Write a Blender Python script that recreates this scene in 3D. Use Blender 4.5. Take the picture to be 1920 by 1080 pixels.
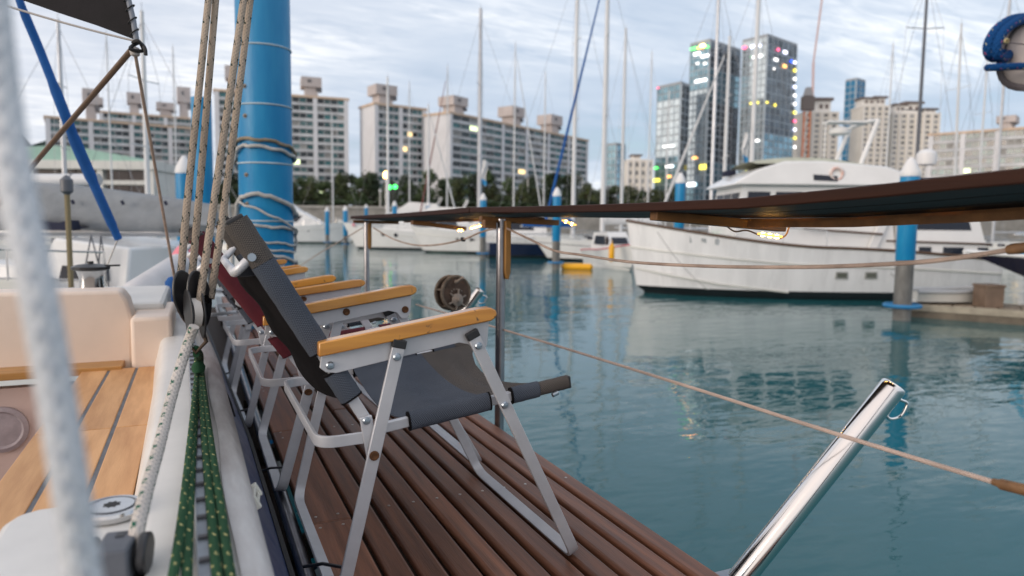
import bpy, math, random
from math import pi, sin, cos, atan, sqrt, radians
from mathutils import Vector as V, Matrix
random.seed(7)
for o in list(bpy.data.objects): bpy.data.objects.remove(o)
S = bpy.context.scene
COL = S.collection

# ------------------------------------------------------------------ camera
FPX = 1300.0                      # focal length in pixels of a 1920 px wide frame
PITCH = atan((540-425)/FPX)       # looking slightly down
YAW = atan((960-361)/FPX*cos(PITCH))   # the yacht's side runs along +Y, the camera looks to the right of it
ROLL = 0.012
CAM = V((0, 0, 2.0))              # eye 2 m above the water
FW = V((sin(YAW)*cos(PITCH), cos(YAW)*cos(PITCH), -sin(PITCH)))
R0 = V((cos(YAW), -sin(YAW), 0)); U0 = R0.cross(FW)
RT = R0*cos(ROLL)+U0*sin(ROLL); UP = RT.cross(FW)
cam = bpy.data.cameras.new('camera'); camo = bpy.data.objects.new('camera', cam); COL.objects.link(camo)
M = Matrix((RT, UP, -FW)).transposed().to_4x4(); M.translation = CAM
camo.matrix_world = M
cam.sensor_width = 36; cam.lens = 36*FPX/1920
cam.clip_start = 0.02; cam.clip_end = 6000
cam.dof.use_dof = True; cam.dof.focus_distance = 1.75; cam.dof.aperture_fstop = 2.9; cam.dof.aperture_blades = 0
S.camera = camo
S.render.resolution_x = 1024; S.render.resolution_y = 576

# ------------------------------------------------------------------ sky, sun, exposure
SUN_AZ = radians(24.65-128)       # compass-like angle from +Y towards +X: low sun off to the left, behind cloud
SUN_EL = radians(9)
w = bpy.data.worlds.new("World"); S.world = w; w.use_nodes = True
nt = w.node_tree; nd = nt.nodes; lk = nt.links; nd.clear()
def N(t, **k):
    n = nd.new(t)
    for a, b in k.items(): setattr(n, a, b)
    return n
out = N('ShaderNodeOutputWorld'); bg = N('ShaderNodeBackground'); lk.new(bg.outputs[0], out.inputs[0])
sky = N('ShaderNodeTexSky', sky_type='NISHITA', sun_disc=False)
sky.sun_elevation = SUN_EL; sky.sun_rotation = SUN_AZ; sky.air_density = 1.0; sky.dust_density = 1.5; sky.ozone_density = 2.0
tc = N('ShaderNodeTexCoord'); sep = N('ShaderNodeSeparateXYZ'); lk.new(tc.outputs['Generated'], sep.inputs[0])
def math_(op, a, b=None, c=None, clamp=False):
    n = N('ShaderNodeMath', operation=op); n.use_clamp = clamp
    for i, x in enumerate((a, b, c)):
        if x is None: continue
        if isinstance(x, (int, float)): n.inputs[i].default_value = x
        else: lk.new(x, n.inputs[i])
    return n.outputs[0]
zc = math_('MAXIMUM', math_('ADD', sep.outputs[2], 0.10), 0.04)     # cloud layer seen in perspective
cx = math_('DIVIDE', sep.outputs[0], zc); cy = math_('DIVIDE', sep.outputs[1], zc)
cmb = N('ShaderNodeCombineXYZ'); lk.new(cx, cmb.inputs[0]); lk.new(cy, cmb.inputs[1])
def noise(scale, detail, rough, vec, dist=0.0, mapping=None):
    n = N('ShaderNodeTexNoise'); n.inputs['Scale'].default_value = scale; n.inputs['Detail'].default_value = detail
    n.inputs['Roughness'].default_value = rough; n.inputs['Distortion'].default_value = dist
    if mapping:
        m = N('ShaderNodeMapping'); m.inputs['Rotation'].default_value = (0, 0, mapping[0]); m.inputs['Scale'].default_value = mapping[1]
        lk.new(vec, m.inputs[0]); vec = m.outputs[0]
    lk.new(vec, n.inputs['Vector']); return n.outputs['Fac']
def ramp(fac, *stops):
    r = N('ShaderNodeValToRGB'); e = r.color_ramp.elements
    while len(e) < len(stops): e.new(0.5)
    for i, (p, c) in enumerate(stops): e[i].position = p; e[i].color = (*c, 1)
    lk.new(fac, r.inputs[0]); return r.outputs[0]
def mix(f, a, b):
    m = N('ShaderNodeMix', data_type='RGBA')
    if isinstance(f, (int, float)): m.inputs[0].default_value = f
    else: lk.new(f, m.inputs[0])
    for i, x in ((6, a), (7, b)):
        if isinstance(x, tuple): m.inputs[i].default_value = (*x, 1)
        else: lk.new(x, m.inputs[i])
    return m.outputs[2]
big = noise(0.42, 3, 0.55, cmb.outputs[0], 0.3)
mid = noise(1.7, 5, 0.6, cmb.outputs[0], 0.4, (0.55, (1.0, 1.9, 1)))
rip = noise(6.0, 4, 0.6, cmb.outputs[0], 0.8, (0.35, (0.75, 2.6, 1)))
dens = math_('ADD', math_('MULTIPLY', big, 0.76), math_('MULTIPLY', mid, 0.25))
# ripples of altocumulus stronger where the big pattern thins out
rp = math_('MULTIPLY', math_('SUBTRACT', rip, 0.5), math_('MULTIPLY', math_('SUBTRACT', big, 0.46, clamp=True), 4.0, clamp=True))
dens = math_('ADD', dens, rp)
cloud = ramp(dens, (0.36, (0.30, 0.37, 0.475)), (0.46, (0.39, 0.455, 0.55)), (0.54, (0.49, 0.54, 0.615)), (0.70, (0.73, 0.745, 0.765)))
# light from the low sun warms the cloud on its side, near the horizon
dt = N('ShaderNodeVectorMath', operation='DOT_PRODUCT'); lk.new(tc.outputs['Generated'], dt.inputs[0])
dt.inputs[1].default_value = (sin(SUN_AZ)*cos(SUN_EL), cos(SUN_AZ)*cos(SUN_EL), sin(SUN_EL))
wf = math_('MULTIPLY', math_('POWER', math_('MULTIPLY_ADD', dt.outputs['Value'], 0.5, 0.5, clamp=True), 2.2), 0.9)
cloud = mix(wf, cloud, (0.86, 0.74, 0.68))
skys = N('ShaderNodeVectorMath', operation='SCALE'); lk.new(sky.outputs[0], skys.inputs[0]); skys.inputs['Scale'].default_value = 0.15
cov = math_('SUBTRACT', 1.0, math_('MULTIPLY', math_('SUBTRACT', 0.44, dens, clamp=True), 3.0, clamp=True))
col = mix(math_('MULTIPLY', cov, 0.94), skys.outputs[0], cloud)
lk.new(col, bg.inputs[0]); bg.inputs[1].default_value = 1.0
sun = bpy.data.lights.new('sun', 'SUN'); suno = bpy.data.objects.new('sun', sun); COL.objects.link(suno)
sun.energy = 1.0; sun.angle = radians(25); sun.color = (1.0, 0.87, 0.76)
sd = V((sin(SUN_AZ)*cos(radians(20)), cos(SUN_AZ)*cos(radians(20)), sin(radians(20))))
sd = V((sin(SUN_AZ)*cos(SUN_EL), cos(SUN_AZ)*cos(SUN_EL), sin(SUN_EL)))
suno.rotation_euler = sd.to_track_quat('Z', 'Y').to_euler()
S.view_settings.view_transform = 'Standard'; S.view_settings.look = 'None'; S.view_settings.exposure = 0.63; S.view_settings.gamma = 1.0
S.view_settings.use_curve_mapping = False
S.render.engine = 'CYCLES'

# ------------------------------------------------------------------ pixel -> point helpers (distance always comes from a plane or a known size)
def dirp(x, y): return FW + RT*((x-960)/FPX) + UP*((540-y)/FPX)
def at_z(x, y, z): v = dirp(x, y); return CAM + v*((z-CAM.z)/v.z)
def at_X(x, y, X): v = dirp(x, y); return CAM + v*((X-CAM.x)/v.x)
def at_Y(x, y, Y): v = dirp(x, y); return CAM + v*((Y-CAM.y)/v.y)
def at_D(x, y, D): return CAM + dirp(x, y)*D
def ground(x, D, z=0.0):
    """point at depth D under pixel column x, height z"""
    y = 425+0.012*(x-960)-(z-2.0)/D*FPX
    for _ in range(3):
        p = at_D(x, y, D); y += (p.z-z)/D*FPX
    return p
def zpix(x, y, D): return at_D(x, y, D).z

# ------------------------------------------------------------------ mesh builder
class MB:
    def __init__(s): s.v = []; s.f = []; s.uv = {}
    def add(s, vs, fs, uvs=None):
        b = len(s.v); s.v += [tuple(v) for v in vs]
        for i, f in enumerate(fs):
            if uvs: s.uv[len(s.f)] = uvs[i]
            s.f.append(tuple(b+k for k in f))
        return s
    def box(s, c, d, m=None):
        x, y, z = d[0]/2, d[1]/2, d[2]/2; c = V(c)
        vs = [V((i, j, k)) for i in (-x, x) for j in (-y, y) for k in (-z, z)]
        vs = [c+(m @ v if m else v) for v in vs]
        return s.add(vs, [(0, 1, 3, 2), (4, 6, 7, 5), (0, 4, 5, 1), (2, 3, 7, 6), (0, 2, 6, 4), (1, 5, 7, 3)])
    def lim(s, a, b):
        return s.box([(p+q)/2 for p, q in zip(a, b)], [abs(q-p) for p, q in zip(a, b)])
    def bar(s, p, q, wdt, hgt, up=(0, 0, 1)):
        p, q = V(p), V(q); d = (q-p); L = d.length; d.normalize(); up = V(up)
        sd = d.cross(up)
        if sd.length < 1e-5: sd = d.cross(V((1, 0, 0)))
        sd.normalize(); u = sd.cross(d)
        return s.box((p+q)/2, (L, wdt, hgt), Matrix((d, sd, u)).transposed())
    def tube(s, pts, r, n=10, cap=True, flat=None, uv=True):
        pts = [V(p) for p in pts]; k = len(pts); rs = r if isinstance(r, (list, tuple)) else [r]*k
        vs = []; fs = []; us = []; prev = None; L = 0; Ls = []
        for i, p in enumerate(pts):
            t = (pts[min(i+1, k-1)]-pts[max(i-1, 0)]).normalized()
            if prev is None:
                a = V((0, 0, 1)) if abs(t.z) < 0.9 else V((1, 0, 0)); e = (a-t*a.dot(t)).normalized()
            else:
                e = (prev-t*prev.dot(t)).normalized()
            prev = e; g = t.cross(e)
            if i: L += (p-pts[i-1]).length
            Ls.append(L)
            for j in range(n):
                an = 2*pi*j/n; vs.append(p+(e*cos(an)*(flat if flat else 1)+g*sin(an))*rs[i])
        for i in range(k-1):
            for j in range(n):
                j2 = (j+1) % n; fs.append((i*n+j, i*n+j2, (i+1)*n+j2, (i+1)*n+j))
                us.append(((j/n, Ls[i]), ((j+1)/n, Ls[i]), ((j+1)/n, Ls[i+1]), (j/n, Ls[i+1])))
        if cap:
            fs.append(tuple(range(n-1, -1, -1))); us.append(tuple((0, 0) for _ in range(n)))
            fs.append(tuple((k-1)*n+j for j in range(n))); us.append(tuple((0, Ls[-1]) for _ in range(n)))
        return s.add(vs, fs, us)
    def lathe(s, prof, n=16, m=None, c=(0, 0, 0)):
        vs = []; fs = []; c = V(c); k = len(prof)
        for r, z in prof:
            for j in range(n):
                v = V((r*cos(2*pi*j/n), r*sin(2*pi*j/n), z)); vs.append(c+(m @ v if m else v))
        for i in range(k-1):
            for j in range(n):
                j2 = (j+1) % n; fs.append((i*n+j, i*n+j2, (i+1)*n+j2, (i+1)*n+j))
        fs.append(tuple(range(n-1, -1, -1))); fs.append(tuple((k-1)*n+j for j in range(n)))
        return s.add(vs, fs)
    def loft(s, rings, closed=True, caps=True, uv=None):
        n = len(rings[0]); vs = [v for r in rings for v in r]; fs = []; k = len(rings); us = [] if uv else None
        for i in range(k-1):
            for j in range(n if closed else n-1):
                j2 = (j+1) % n; fs.append((i*n+j, i*n+j2, (i+1)*n+j2, (i+1)*n+j))
                if uv: us.append((uv(i, j), uv(i, j+1), uv(i+1, j+1), uv(i+1, j)))
        if caps and closed:
            fs.append(tuple(range(n-1, -1, -1))); fs.append(tuple((k-1)*n+j for j in range(n)))
            if uv: us += [tuple((0, 0) for _ in range(n))]*2
        return s.add(vs, fs, us)
    def prism(s, poly, axis, a, b, taper=None):
        """polygon of 2-D points extruded along axis 0/1/2 from a to b"""
        def P(p, t):
            q = [0, 0, 0]; q[axis] = t; o = [i for i in range(3) if i != axis]; q[o[0]], q[o[1]] = p; return V(q)
        ra = [P(p, a) for p in poly]; rb = [P(taper(p) if taper else p, b) for p in poly]
        return s.loft([ra, rb])
    def quad(s, *p): return s.add([V(x) for x in p], [tuple(range(len(p)))])
    def xf(s, m):
        s.v = [tuple(m @ V(v)) for v in s.v]; return s
    def mesh(s, name, mat, smooth=35):
        me = bpy.data.meshes.new(name); me.from_pydata(s.v, [], s.f)
        if s.uv:
            ul = me.uv_layers.new(name='UV')
            for pi_, p in enumerate(me.polygons):
                u = s.uv.get(pi_)
                if u:
                    for li, t in zip(p.loop_indices, u): ul.data[li].uv = t
        if mat: me.materials.append(mat)
        import bmesh
        bm = bmesh.new(); bm.from_mesh(me); bmesh.ops.recalc_face_normals(bm, faces=bm.faces); bm.to_mesh(me); bm.free()
        if smooth:
            me.polygons.foreach_set('use_smooth', [True]*len(me.polygons)); me.set_sharp_from_angle(angle=radians(smooth))
        me.update(); return me
    def build(s, name, mat, parent=None, smooth=35, bevel=0, seg=2, recenter=True):
        loc = V((0, 0, 0))
        if parent is None and recenter and s.v:
            xs, ys, zs = zip(*s.v); loc = V(((min(xs)+max(xs))/2, (min(ys)+max(ys))/2, min(zs)))
            s.v = [tuple(V(v)-loc) for v in s.v]
        o = bpy.data.objects.new(name, s.mesh(name, mat, smooth)); COL.objects.link(o); o.location = loc
        if parent: o.parent = parent
        if bevel:
            b = o.modifiers.new('bevel', 'BEVEL'); b.width = bevel; b.segments = seg; b.limit_method = 'ANGLE'; b.angle_limit = radians(40)
        return o
def tag(o, label=None, cat=None, group=None, kind=None):
    if label: o['label'] = label
    if cat: o['category'] = cat
    if group: o['group'] = group
    if kind: o['kind'] = kind
    return o
def thing(name, label, cat, loc=(0, 0, 0), rz=0, group=None):
    o = bpy.data.objects.new(name, None); COL.objects.link(o); o.empty_display_size = 0.1
    o.location = loc; o.rotation_euler = (0, 0, rz); return tag(o, label, cat, group)
def inst(name, me, parent=None, loc=(0, 0, 0), rot=(0, 0, 0), sc=(1, 1, 1)):
    o = bpy.data.objects.new(name, me); COL.objects.link(o); o.location = loc; o.rotation_euler = rot; o.scale = sc
    if parent: o.parent = parent
    return o
def copy_tree(o, parent=None):
    c = o.copy(); COL.objects.link(c); c.parent = parent
    for ch in list(o.children): copy_tree(ch, c)
    return c
def spline(pts, k=8):
    """Catmull-Rom through the points"""
    pts = [V(p) for p in pts]; P = [pts[0]*2-pts[1]]+pts+[pts[-1]*2-pts[-2]]; r = []
    for i in range(1, len(P)-2):
        a, b, c, d = P[i-1:i+3]
        for j in range(k):
            t = j/k; r.append(0.5*((2*b)+(c-a)*t+(2*a-5*b+4*c-d)*t*t+(3*b-a-3*c+d)*t**3))
    r.append(pts[-1]); return r
def sag(p, q, d, k=12):
    p, q = V(p), V(q); return [p.lerp(q, i/k)-V((0, 0, 4*d*(i/k)*(1-i/k))) for i in range(k+1)]

# ------------------------------------------------------------------ materials
MATS = {}
def mat(name, col, rough=0.5, metal=0.0, var=0.0, vscale=4.0, vec='Object', stretch=(1, 1, 1), bump=0.0, bscale=60.0, bdist=0.002,
        col2=None, emit=None, spec=None, rand=0.0, coat=0.0, transmission=0.0, detail=4, rvar=0.0, ramp2=(0.35, 0.65)):
    if name in MATS: return MATS[name]
    m = bpy.data.materials.new(name); m.use_nodes = True; t = m.node_tree; b = t.nodes['Principled BSDF']; L = t.links
    b.inputs['Base Color'].default_value = (*col, 1); b.inputs['Roughness'].default_value = rough; b.inputs['Metallic'].default_value = metal
    if spec is not None: b.inputs['Specular IOR Level'].default_value = spec
    if coat: b.inputs['Coat Weight'].default_value = coat; b.inputs['Coat Roughness'].default_value = 0.1
    if transmission: b.inputs['Transmission Weight'].default_value = transmission
    if emit: b.inputs['Emission Color'].default_value = (*emit[0], 1); b.inputs['Emission Strength'].default_value = emit[1]
    if var or bump or rand or rvar:
        tc = t.nodes.new('ShaderNodeTexCoord'); mp = t.nodes.new('ShaderNodeMapping'); mp.inputs['Scale'].default_value = stretch
        L.new(tc.outputs[vec], mp.inputs[0]); vo = mp.outputs[0]
        oi = t.nodes.new('ShaderNodeObjectInfo')
        if rand:
            av = t.nodes.new('ShaderNodeVectorMath'); av.operation = 'ADD'; L.new(vo, av.inputs[0])
            sc = t.nodes.new('ShaderNodeMath'); sc.operation = 'MULTIPLY'; sc.inputs[1].default_value = 37.0; L.new(oi.outputs['Random'], sc.inputs[0])
            L.new(sc.outputs[0], av.inputs[1]); vo = av.outputs[0]
    last = None
    if var or rand or rvar:
        n = t.nodes.new('ShaderNodeTexNoise'); n.inputs['Scale'].default_value = vscale; n.inputs['Detail'].default_value = detail
        n.inputs['Roughness'].default_value = 0.62; L.new(vo, n.inputs['Vector'])
        r = t.nodes.new('ShaderNodeValToRGB'); r.color_ramp.elements[0].position, r.color_ramp.elements[1].position = ramp2
        L.new(n.outputs['Fac'], r.inputs[0])
        if var:
            c2 = col2 or tuple(c*(1-var) for c in col); r.color_ramp.elements[0].color = (*c2, 1); r.color_ramp.elements[1].color = (*col, 1)
            last = r.outputs[0]
        if rvar:
            mr = t.nodes.new('ShaderNodeMapRange'); mr.inputs[3].default_value = max(0.02, rough-rvar); mr.inputs[4].default_value = min(1, rough+rvar)
            L.new(n.outputs['Fac'], mr.inputs[0]); L.new(mr.outputs[0], b.inputs['Roughness'])
        if rand and last:
            hs = t.nodes.new('ShaderNodeHueSaturation'); mr = t.nodes.new('ShaderNodeMapRange'); mr.inputs[3].default_value = 1-rand; mr.inputs[4].default_value = 1+rand
            L.new(oi.outputs['Random'], mr.inputs[0]); L.new(mr.outputs[0], hs.inputs['Value']); L.new(last, hs.inputs['Color']); last = hs.outputs[0]
        if last: L.new(last, b.inputs['Base Color'])
    if bump:
        n2 = t.nodes.new('ShaderNodeTexNoise'); n2.inputs['Scale'].default_value = bscale; n2.inputs['Detail'].default_value = 3; L.new(vo, n2.inputs['Vector'])
        bp = t.nodes.new('ShaderNodeBump'); bp.inputs['Strength'].default_value = bump; bp.inputs['Distance'].default_value = bdist
        L.new(n2.outputs['Fac'], bp.inputs['Height']); L.new(bp.outputs[0], b.inputs['Normal'])
    MATS[name] = m; return m
def nmath(t, op, a, b=None, c=None, clamp=False):
    n = t.nodes.new('ShaderNodeMath'); n.operation = op; n.use_clamp = clamp
    for i, x in enumerate((a, b, c)):
        if x is None: continue
        if isinstance(x, (int, float)): n.inputs[i].default_value = x
        else: t.links.new(x, n.inputs[i])
    return n.outputs[0]
def rope_mat(name, base, fleck, n_u=3.0, period=0.05, thin=0.16, fleck2=None, lay=0.012, dirt=0.25, twist=1.0):
    """braided rope: UV u runs round, v along in metres; rows of small flecks and a braid relief"""
    m = bpy.data.materials.new(name); m.use_nodes = True; t = m.node_tree; b = t.nodes['Principled BSDF']; L = t.links
    b.inputs['Roughness'].default_value = 0.85; b.inputs['Specular IOR Level'].default_value = 0.2
    uv = t.nodes.new('ShaderNodeUVMap'); sp = t.nodes.new('ShaderNodeSeparateXYZ'); L.new(uv.outputs[0], sp.inputs[0])
    u, v = sp.outputs[0], sp.outputs[1]
    a = nmath(t, 'FRACT', nmath(t, 'ADD', nmath(t, 'MULTIPLY', u, n_u), nmath(t, 'MULTIPLY', v, twist/period)))
    c = nmath(t, 'FRACT', nmath(t, 'SUBTRACT', nmath(t, 'MULTIPLY', v, 1/period), nmath(t, 'MULTIPLY', u, 0.0)))
    # braid strands both ways
    s1 = nmath(t, 'SINE', nmath(t, 'MULTIPLY', nmath(t, 'ADD', nmath(t, 'MULTIPLY', u, 6), nmath(t, 'MULTIPLY', v, 1/lay)), 2*pi))
    s2 = nmath(t, 'SINE', nmath(t, 'MULTIPLY', nmath(t, 'SUBTRACT', nmath(t, 'MULTIPLY', u, 6), nmath(t, 'MULTIPLY', v, 1/lay)), 2*pi))
    br = nmath(t, 'MAXIMUM', s1, s2)
    f1 = nmath(t, 'MULTIPLY', nmath(t, 'LESS_THAN', a, thin*2.0), nmath(t, 'LESS_THAN', c, thin*2.2))
    f2 = nmath(t, 'MULTIPLY', f1, nmath(t, 'GREATER_THAN', br, 0.25))
    no = t.nodes.new('ShaderNodeTexNoise'); no.inputs['Scale'].default_value = 9; tcn = t.nodes.new('ShaderNodeTexCoord'); L.new(tcn.outputs['Object'], no.inputs['Vector']); no.inputs['Detail'].default_value = 5
    r = t.nodes.new('ShaderNodeValToRGB'); r.color_ramp.elements[0].position = 0.35; r.color_ramp.elements[1].position = 0.65
    r.color_ramp.elements[0].color = (*[x*(1-dirt) for x in base], 1); r.color_ramp.elements[1].color = (*base, 1); L.new(no.outputs['Fac'], r.inputs[0])
    mx = t.nodes.new('ShaderNodeMix'); mx.data_type = 'RGBA'; L.new(f2, mx.inputs[0]); L.new(r.outputs[0], mx.inputs[6]); mx.inputs[7].default_value = (*fleck, 1)
    res = mx.outputs[2]
    if fleck2:
        g = nmath(t, 'MULTIPLY', nmath(t, 'LESS_THAN', nmath(t, 'FRACT', nmath(t, 'ADD', a, 0.5)), thin*1.6), nmath(t, 'LESS_THAN', nmath(t, 'FRACT', nmath(t, 'ADD', c, 0.45)), thin*2.0))
        mx2 = t.nodes.new('ShaderNodeMix'); mx2.data_type = 'RGBA'; L.new(g, mx2.inputs[0]); L.new(res, mx2.inputs[6]); mx2.inputs[7].default_value = (*fleck2, 1); res = mx2.outputs[2]
    L.new(res, b.inputs['Base Color'])
    bp = t.nodes.new('ShaderNodeBump'); bp.inputs['Strength'].default_value = 0.7; bp.inputs['Distance'].default_value = 0.0012
    L.new(br, bp.inputs['Height']); L.new(bp.outputs[0], b.inputs['Normal'])
    return m
def weave_mat(name, c1, c2, freq=420.0):
    m = bpy.data.materials.new(name); m.use_nodes = True; t = m.node_tree; b = t.nodes['Principled BSDF']; L = t.links
    b.inputs['Roughness'].default_value = 0.8; b.inputs['Specular IOR Level'].default_value = 0.25
    uv = t.nodes.new('ShaderNodeUVMap'); sp = t.nodes.new('ShaderNodeSeparateXYZ'); L.new(uv.outputs[0], sp.inputs[0])
    a = nmath(t, 'SINE', nmath(t, 'MULTIPLY', sp.outputs[0], freq*pi)); c = nmath(t, 'SINE', nmath(t, 'MULTIPLY', sp.outputs[1], freq*pi))
    w = nmath(t, 'MULTIPLY', a, c); f = nmath(t, 'MULTIPLY_ADD', w, 1.2, 0.45, clamp=True)
    no = t.nodes.new('ShaderNodeTexNoise'); no.inputs['Scale'].default_value = 7; no.inputs['Detail'].default_value = 5
    tcn = t.nodes.new('ShaderNodeTexCoord'); L.new(tcn.outputs['Object'], no.inputs['Vector'])
    f = nmath(t, 'MULTIPLY', f, nmath(t, 'MULTIPLY_ADD', no.outputs['Fac'], 1.0, 0.45))
    mx = t.nodes.new('ShaderNodeMix'); mx.data_type = 'RGBA'; L.new(f, mx.inputs[0]); mx.inputs[6].default_value = (*c1, 1); mx.inputs[7].default_value = (*c2, 1)
    L.new(mx.outputs[2], b.inputs['Base Color'])
    bp = t.nodes.new('ShaderNodeBump'); bp.inputs['Strength'].default_value = 0.5; bp.inputs['Distance'].default_value = 0.0006
    L.new(w, bp.inputs['Height']); L.new(bp.outputs[0], b.inputs['Normal'])
    return m
# ================================================================== SETTING
def bgpt(x, D, z=0.0): return ground(x, D, z)
# --- water: one sheet with wind ripple relief
def water_mat():
    m = bpy.data.materials.new('harbour_water'); m.use_nodes = True; t = m.node_tree; b = t.nodes['Principled BSDF']; L = t.links
    b.inputs['Base Color'].default_value = (0.013, 0.104, 0.116, 1); b.inputs['Roughness'].default_value = 0.035; b.inputs['IOR'].default_value = 1.33
    tc = t.nodes.new('ShaderNodeTexCoord')
    def layer(scale, st, rot, det, dist=0.0):
        mp = t.nodes.new('ShaderNodeMapping'); mp.inputs['Rotation'].default_value = (0, 0, rot); mp.inputs['Scale'].default_value = st; L.new(tc.outputs['Object'], mp.inputs[0])
        n = t.nodes.new('ShaderNodeTexNoise'); n.inputs['Scale'].default_value = scale; n.inputs['Detail'].default_value = det; n.inputs['Roughness'].default_value = 0.5
        n.inputs['Distortion'].default_value = dist; L.new(mp.outputs[0], n.inputs['Vector']); return n.outputs['Fac']
    a = layer(0.33, (1, 1.5, 1), 0.4, 2.0); c = layer(1.35, (1, 2.4, 1), 0.35, 2.0, 0.3); d = layer(5.5, (1, 2.0, 1), 0.25, 1.5)
    h = nmath(t, 'ADD', nmath(t, 'MULTIPLY', a, 0.9), nmath(t, 'ADD', nmath(t, 'MULTIPLY', c, 0.34), nmath(t, 'MULTIPLY', d, 0.065)))
    patch = layer(0.11, (1, 1.6, 1), 0.9, 2.0); bp = t.nodes.new('ShaderNodeBump'); bp.inputs['Distance'].default_value = 0.050; L.new(nmath(t, 'MULTIPLY_ADD', nmath(t, 'SUBTRACT', patch, 0.36, clamp=True), 3.6, 0.26, clamp=True), bp.inputs['Strength'])   # calm and ruffled patches
    L.new(h, bp.inputs['Height']); L.new(bp.outputs[0], b.inputs['Normal'])
    return m
wm = MB(); wm.quad((-900, -600, 0), (2200, -600, 0), (2200, 1500, 0), (-900, 1500, 0))
tag(wm.build('water', water_mat(), smooth=0, recenter=False), kind='structure')
# --- land beyond the harbour (camera-aligned frame: x right, y away)
BGM = Matrix.Rotation(-YAW, 4, 'Z')
concrete = mat('concrete', (0.30, 0.29, 0.27), 0.85, var=0.35, vscale=0.6)
asph = mat('promenade_paving', (0.19, 0.185, 0.18), 0.9, var=0.3, vscale=0.2)
lm = MB(); lm.box((200, 900, 1.55), (3000, 1568, 3.5)); lm.xf(BGM)
tag(lm.build('land', asph, smooth=0, recenter=False), kind='structure')
wall_root = thing('seawall', 'long grey concrete seawall in front of the dark pines', 'sea wall', BGM @ V((0, 113, 0)), -YAW)
swm = MB().lim((-9.9, -1.2, -1), (9.9, 1.2, 4.6)).mesh('wall_segment', concrete, 0)
cap = MB().lim((-9.95, -1.45, 4.603), (9.95, 1.45, 5.0)).mesh('coping', mat('coping_stone', (0.36, 0.35, 0.33), 0.85, var=0.2, vscale=1), 0)
for i in range(-5, 6):
    s_ = inst('wall_segment', swm, wall_root, (i*20, 0, 0)); inst('coping', cap, s_)
# hill
hm = MB(); rings = []
for i in range(9):
    t = i/8; rings.append([V(((j-20)*26-560+22*sin(j*1.3+i), 700+t*260, 3+ (t*125*max(0, 1-abs((j-15)/16.0))**0.8)*(1+0.12*sin(j*2.1+i*1.7)))) for j in range(41)])
hm.loft(rings, closed=False); hm.xf(BGM)
tag(hm.build('hill', mat('wooded_hill', (0.035, 0.06, 0.05), 0.95, var=0.5, vscale=0.06, bump=1, bscale=0.12, bdist=6), smooth=0, recenter=False), kind='structure')

# ------------------------------------------------------------------ apartment blocks
aw = mat('apartment_wall', (0.66, 0.68, 0.71), 0.8, var=0.12, vscale=0.08)
apar = mat('balcony_parapet', (0.56, 0.585, 0.61), 0.8, var=0.3, vscale=0.3, rand=0.12)
acor = mat('roof_cornice', (0.60, 0.47, 0.36), 0.8, var=0.15, vscale=0.2)
atow = mat('roof_tower_wall', (0.50, 0.46, 0.45), 0.8, var=0.15, vscale=0.2)
adark = mat('roof_tower_vent', (0.12, 0.12, 0.13), 0.7)
amul = mat('balcony_mullion', (0.48, 0.49, 0.50), 0.6)
aw_g = [mat('window_glass_teal', (0.03, 0.115, 0.125), 0.15, var=0.6, vscale=0.35, rand=0.45), mat('window_glass_dark', (0.022, 0.035, 0.042), 0.15, var=0.5, vscale=0.4, rand=0.4),
        mat('window_glass_pale', (0.10, 0.19, 0.20), 0.25, var=0.5, vscale=0.5, rand=0.3), mat('window_curtained', (0.34, 0.35, 0.34), 0.5, var=0.6, vscale=0.9, rand=0.3)]
a_lit = [mat('window_lit_warm', (0.8, 0.6, 0.3), 0.4, emit=((1.0, 0.72, 0.32), 1.0)), mat('window_lit_green', (0.7, 0.8, 0.5), 0.4, emit=((0.85, 1.0, 0.55), 1.0))]
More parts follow.
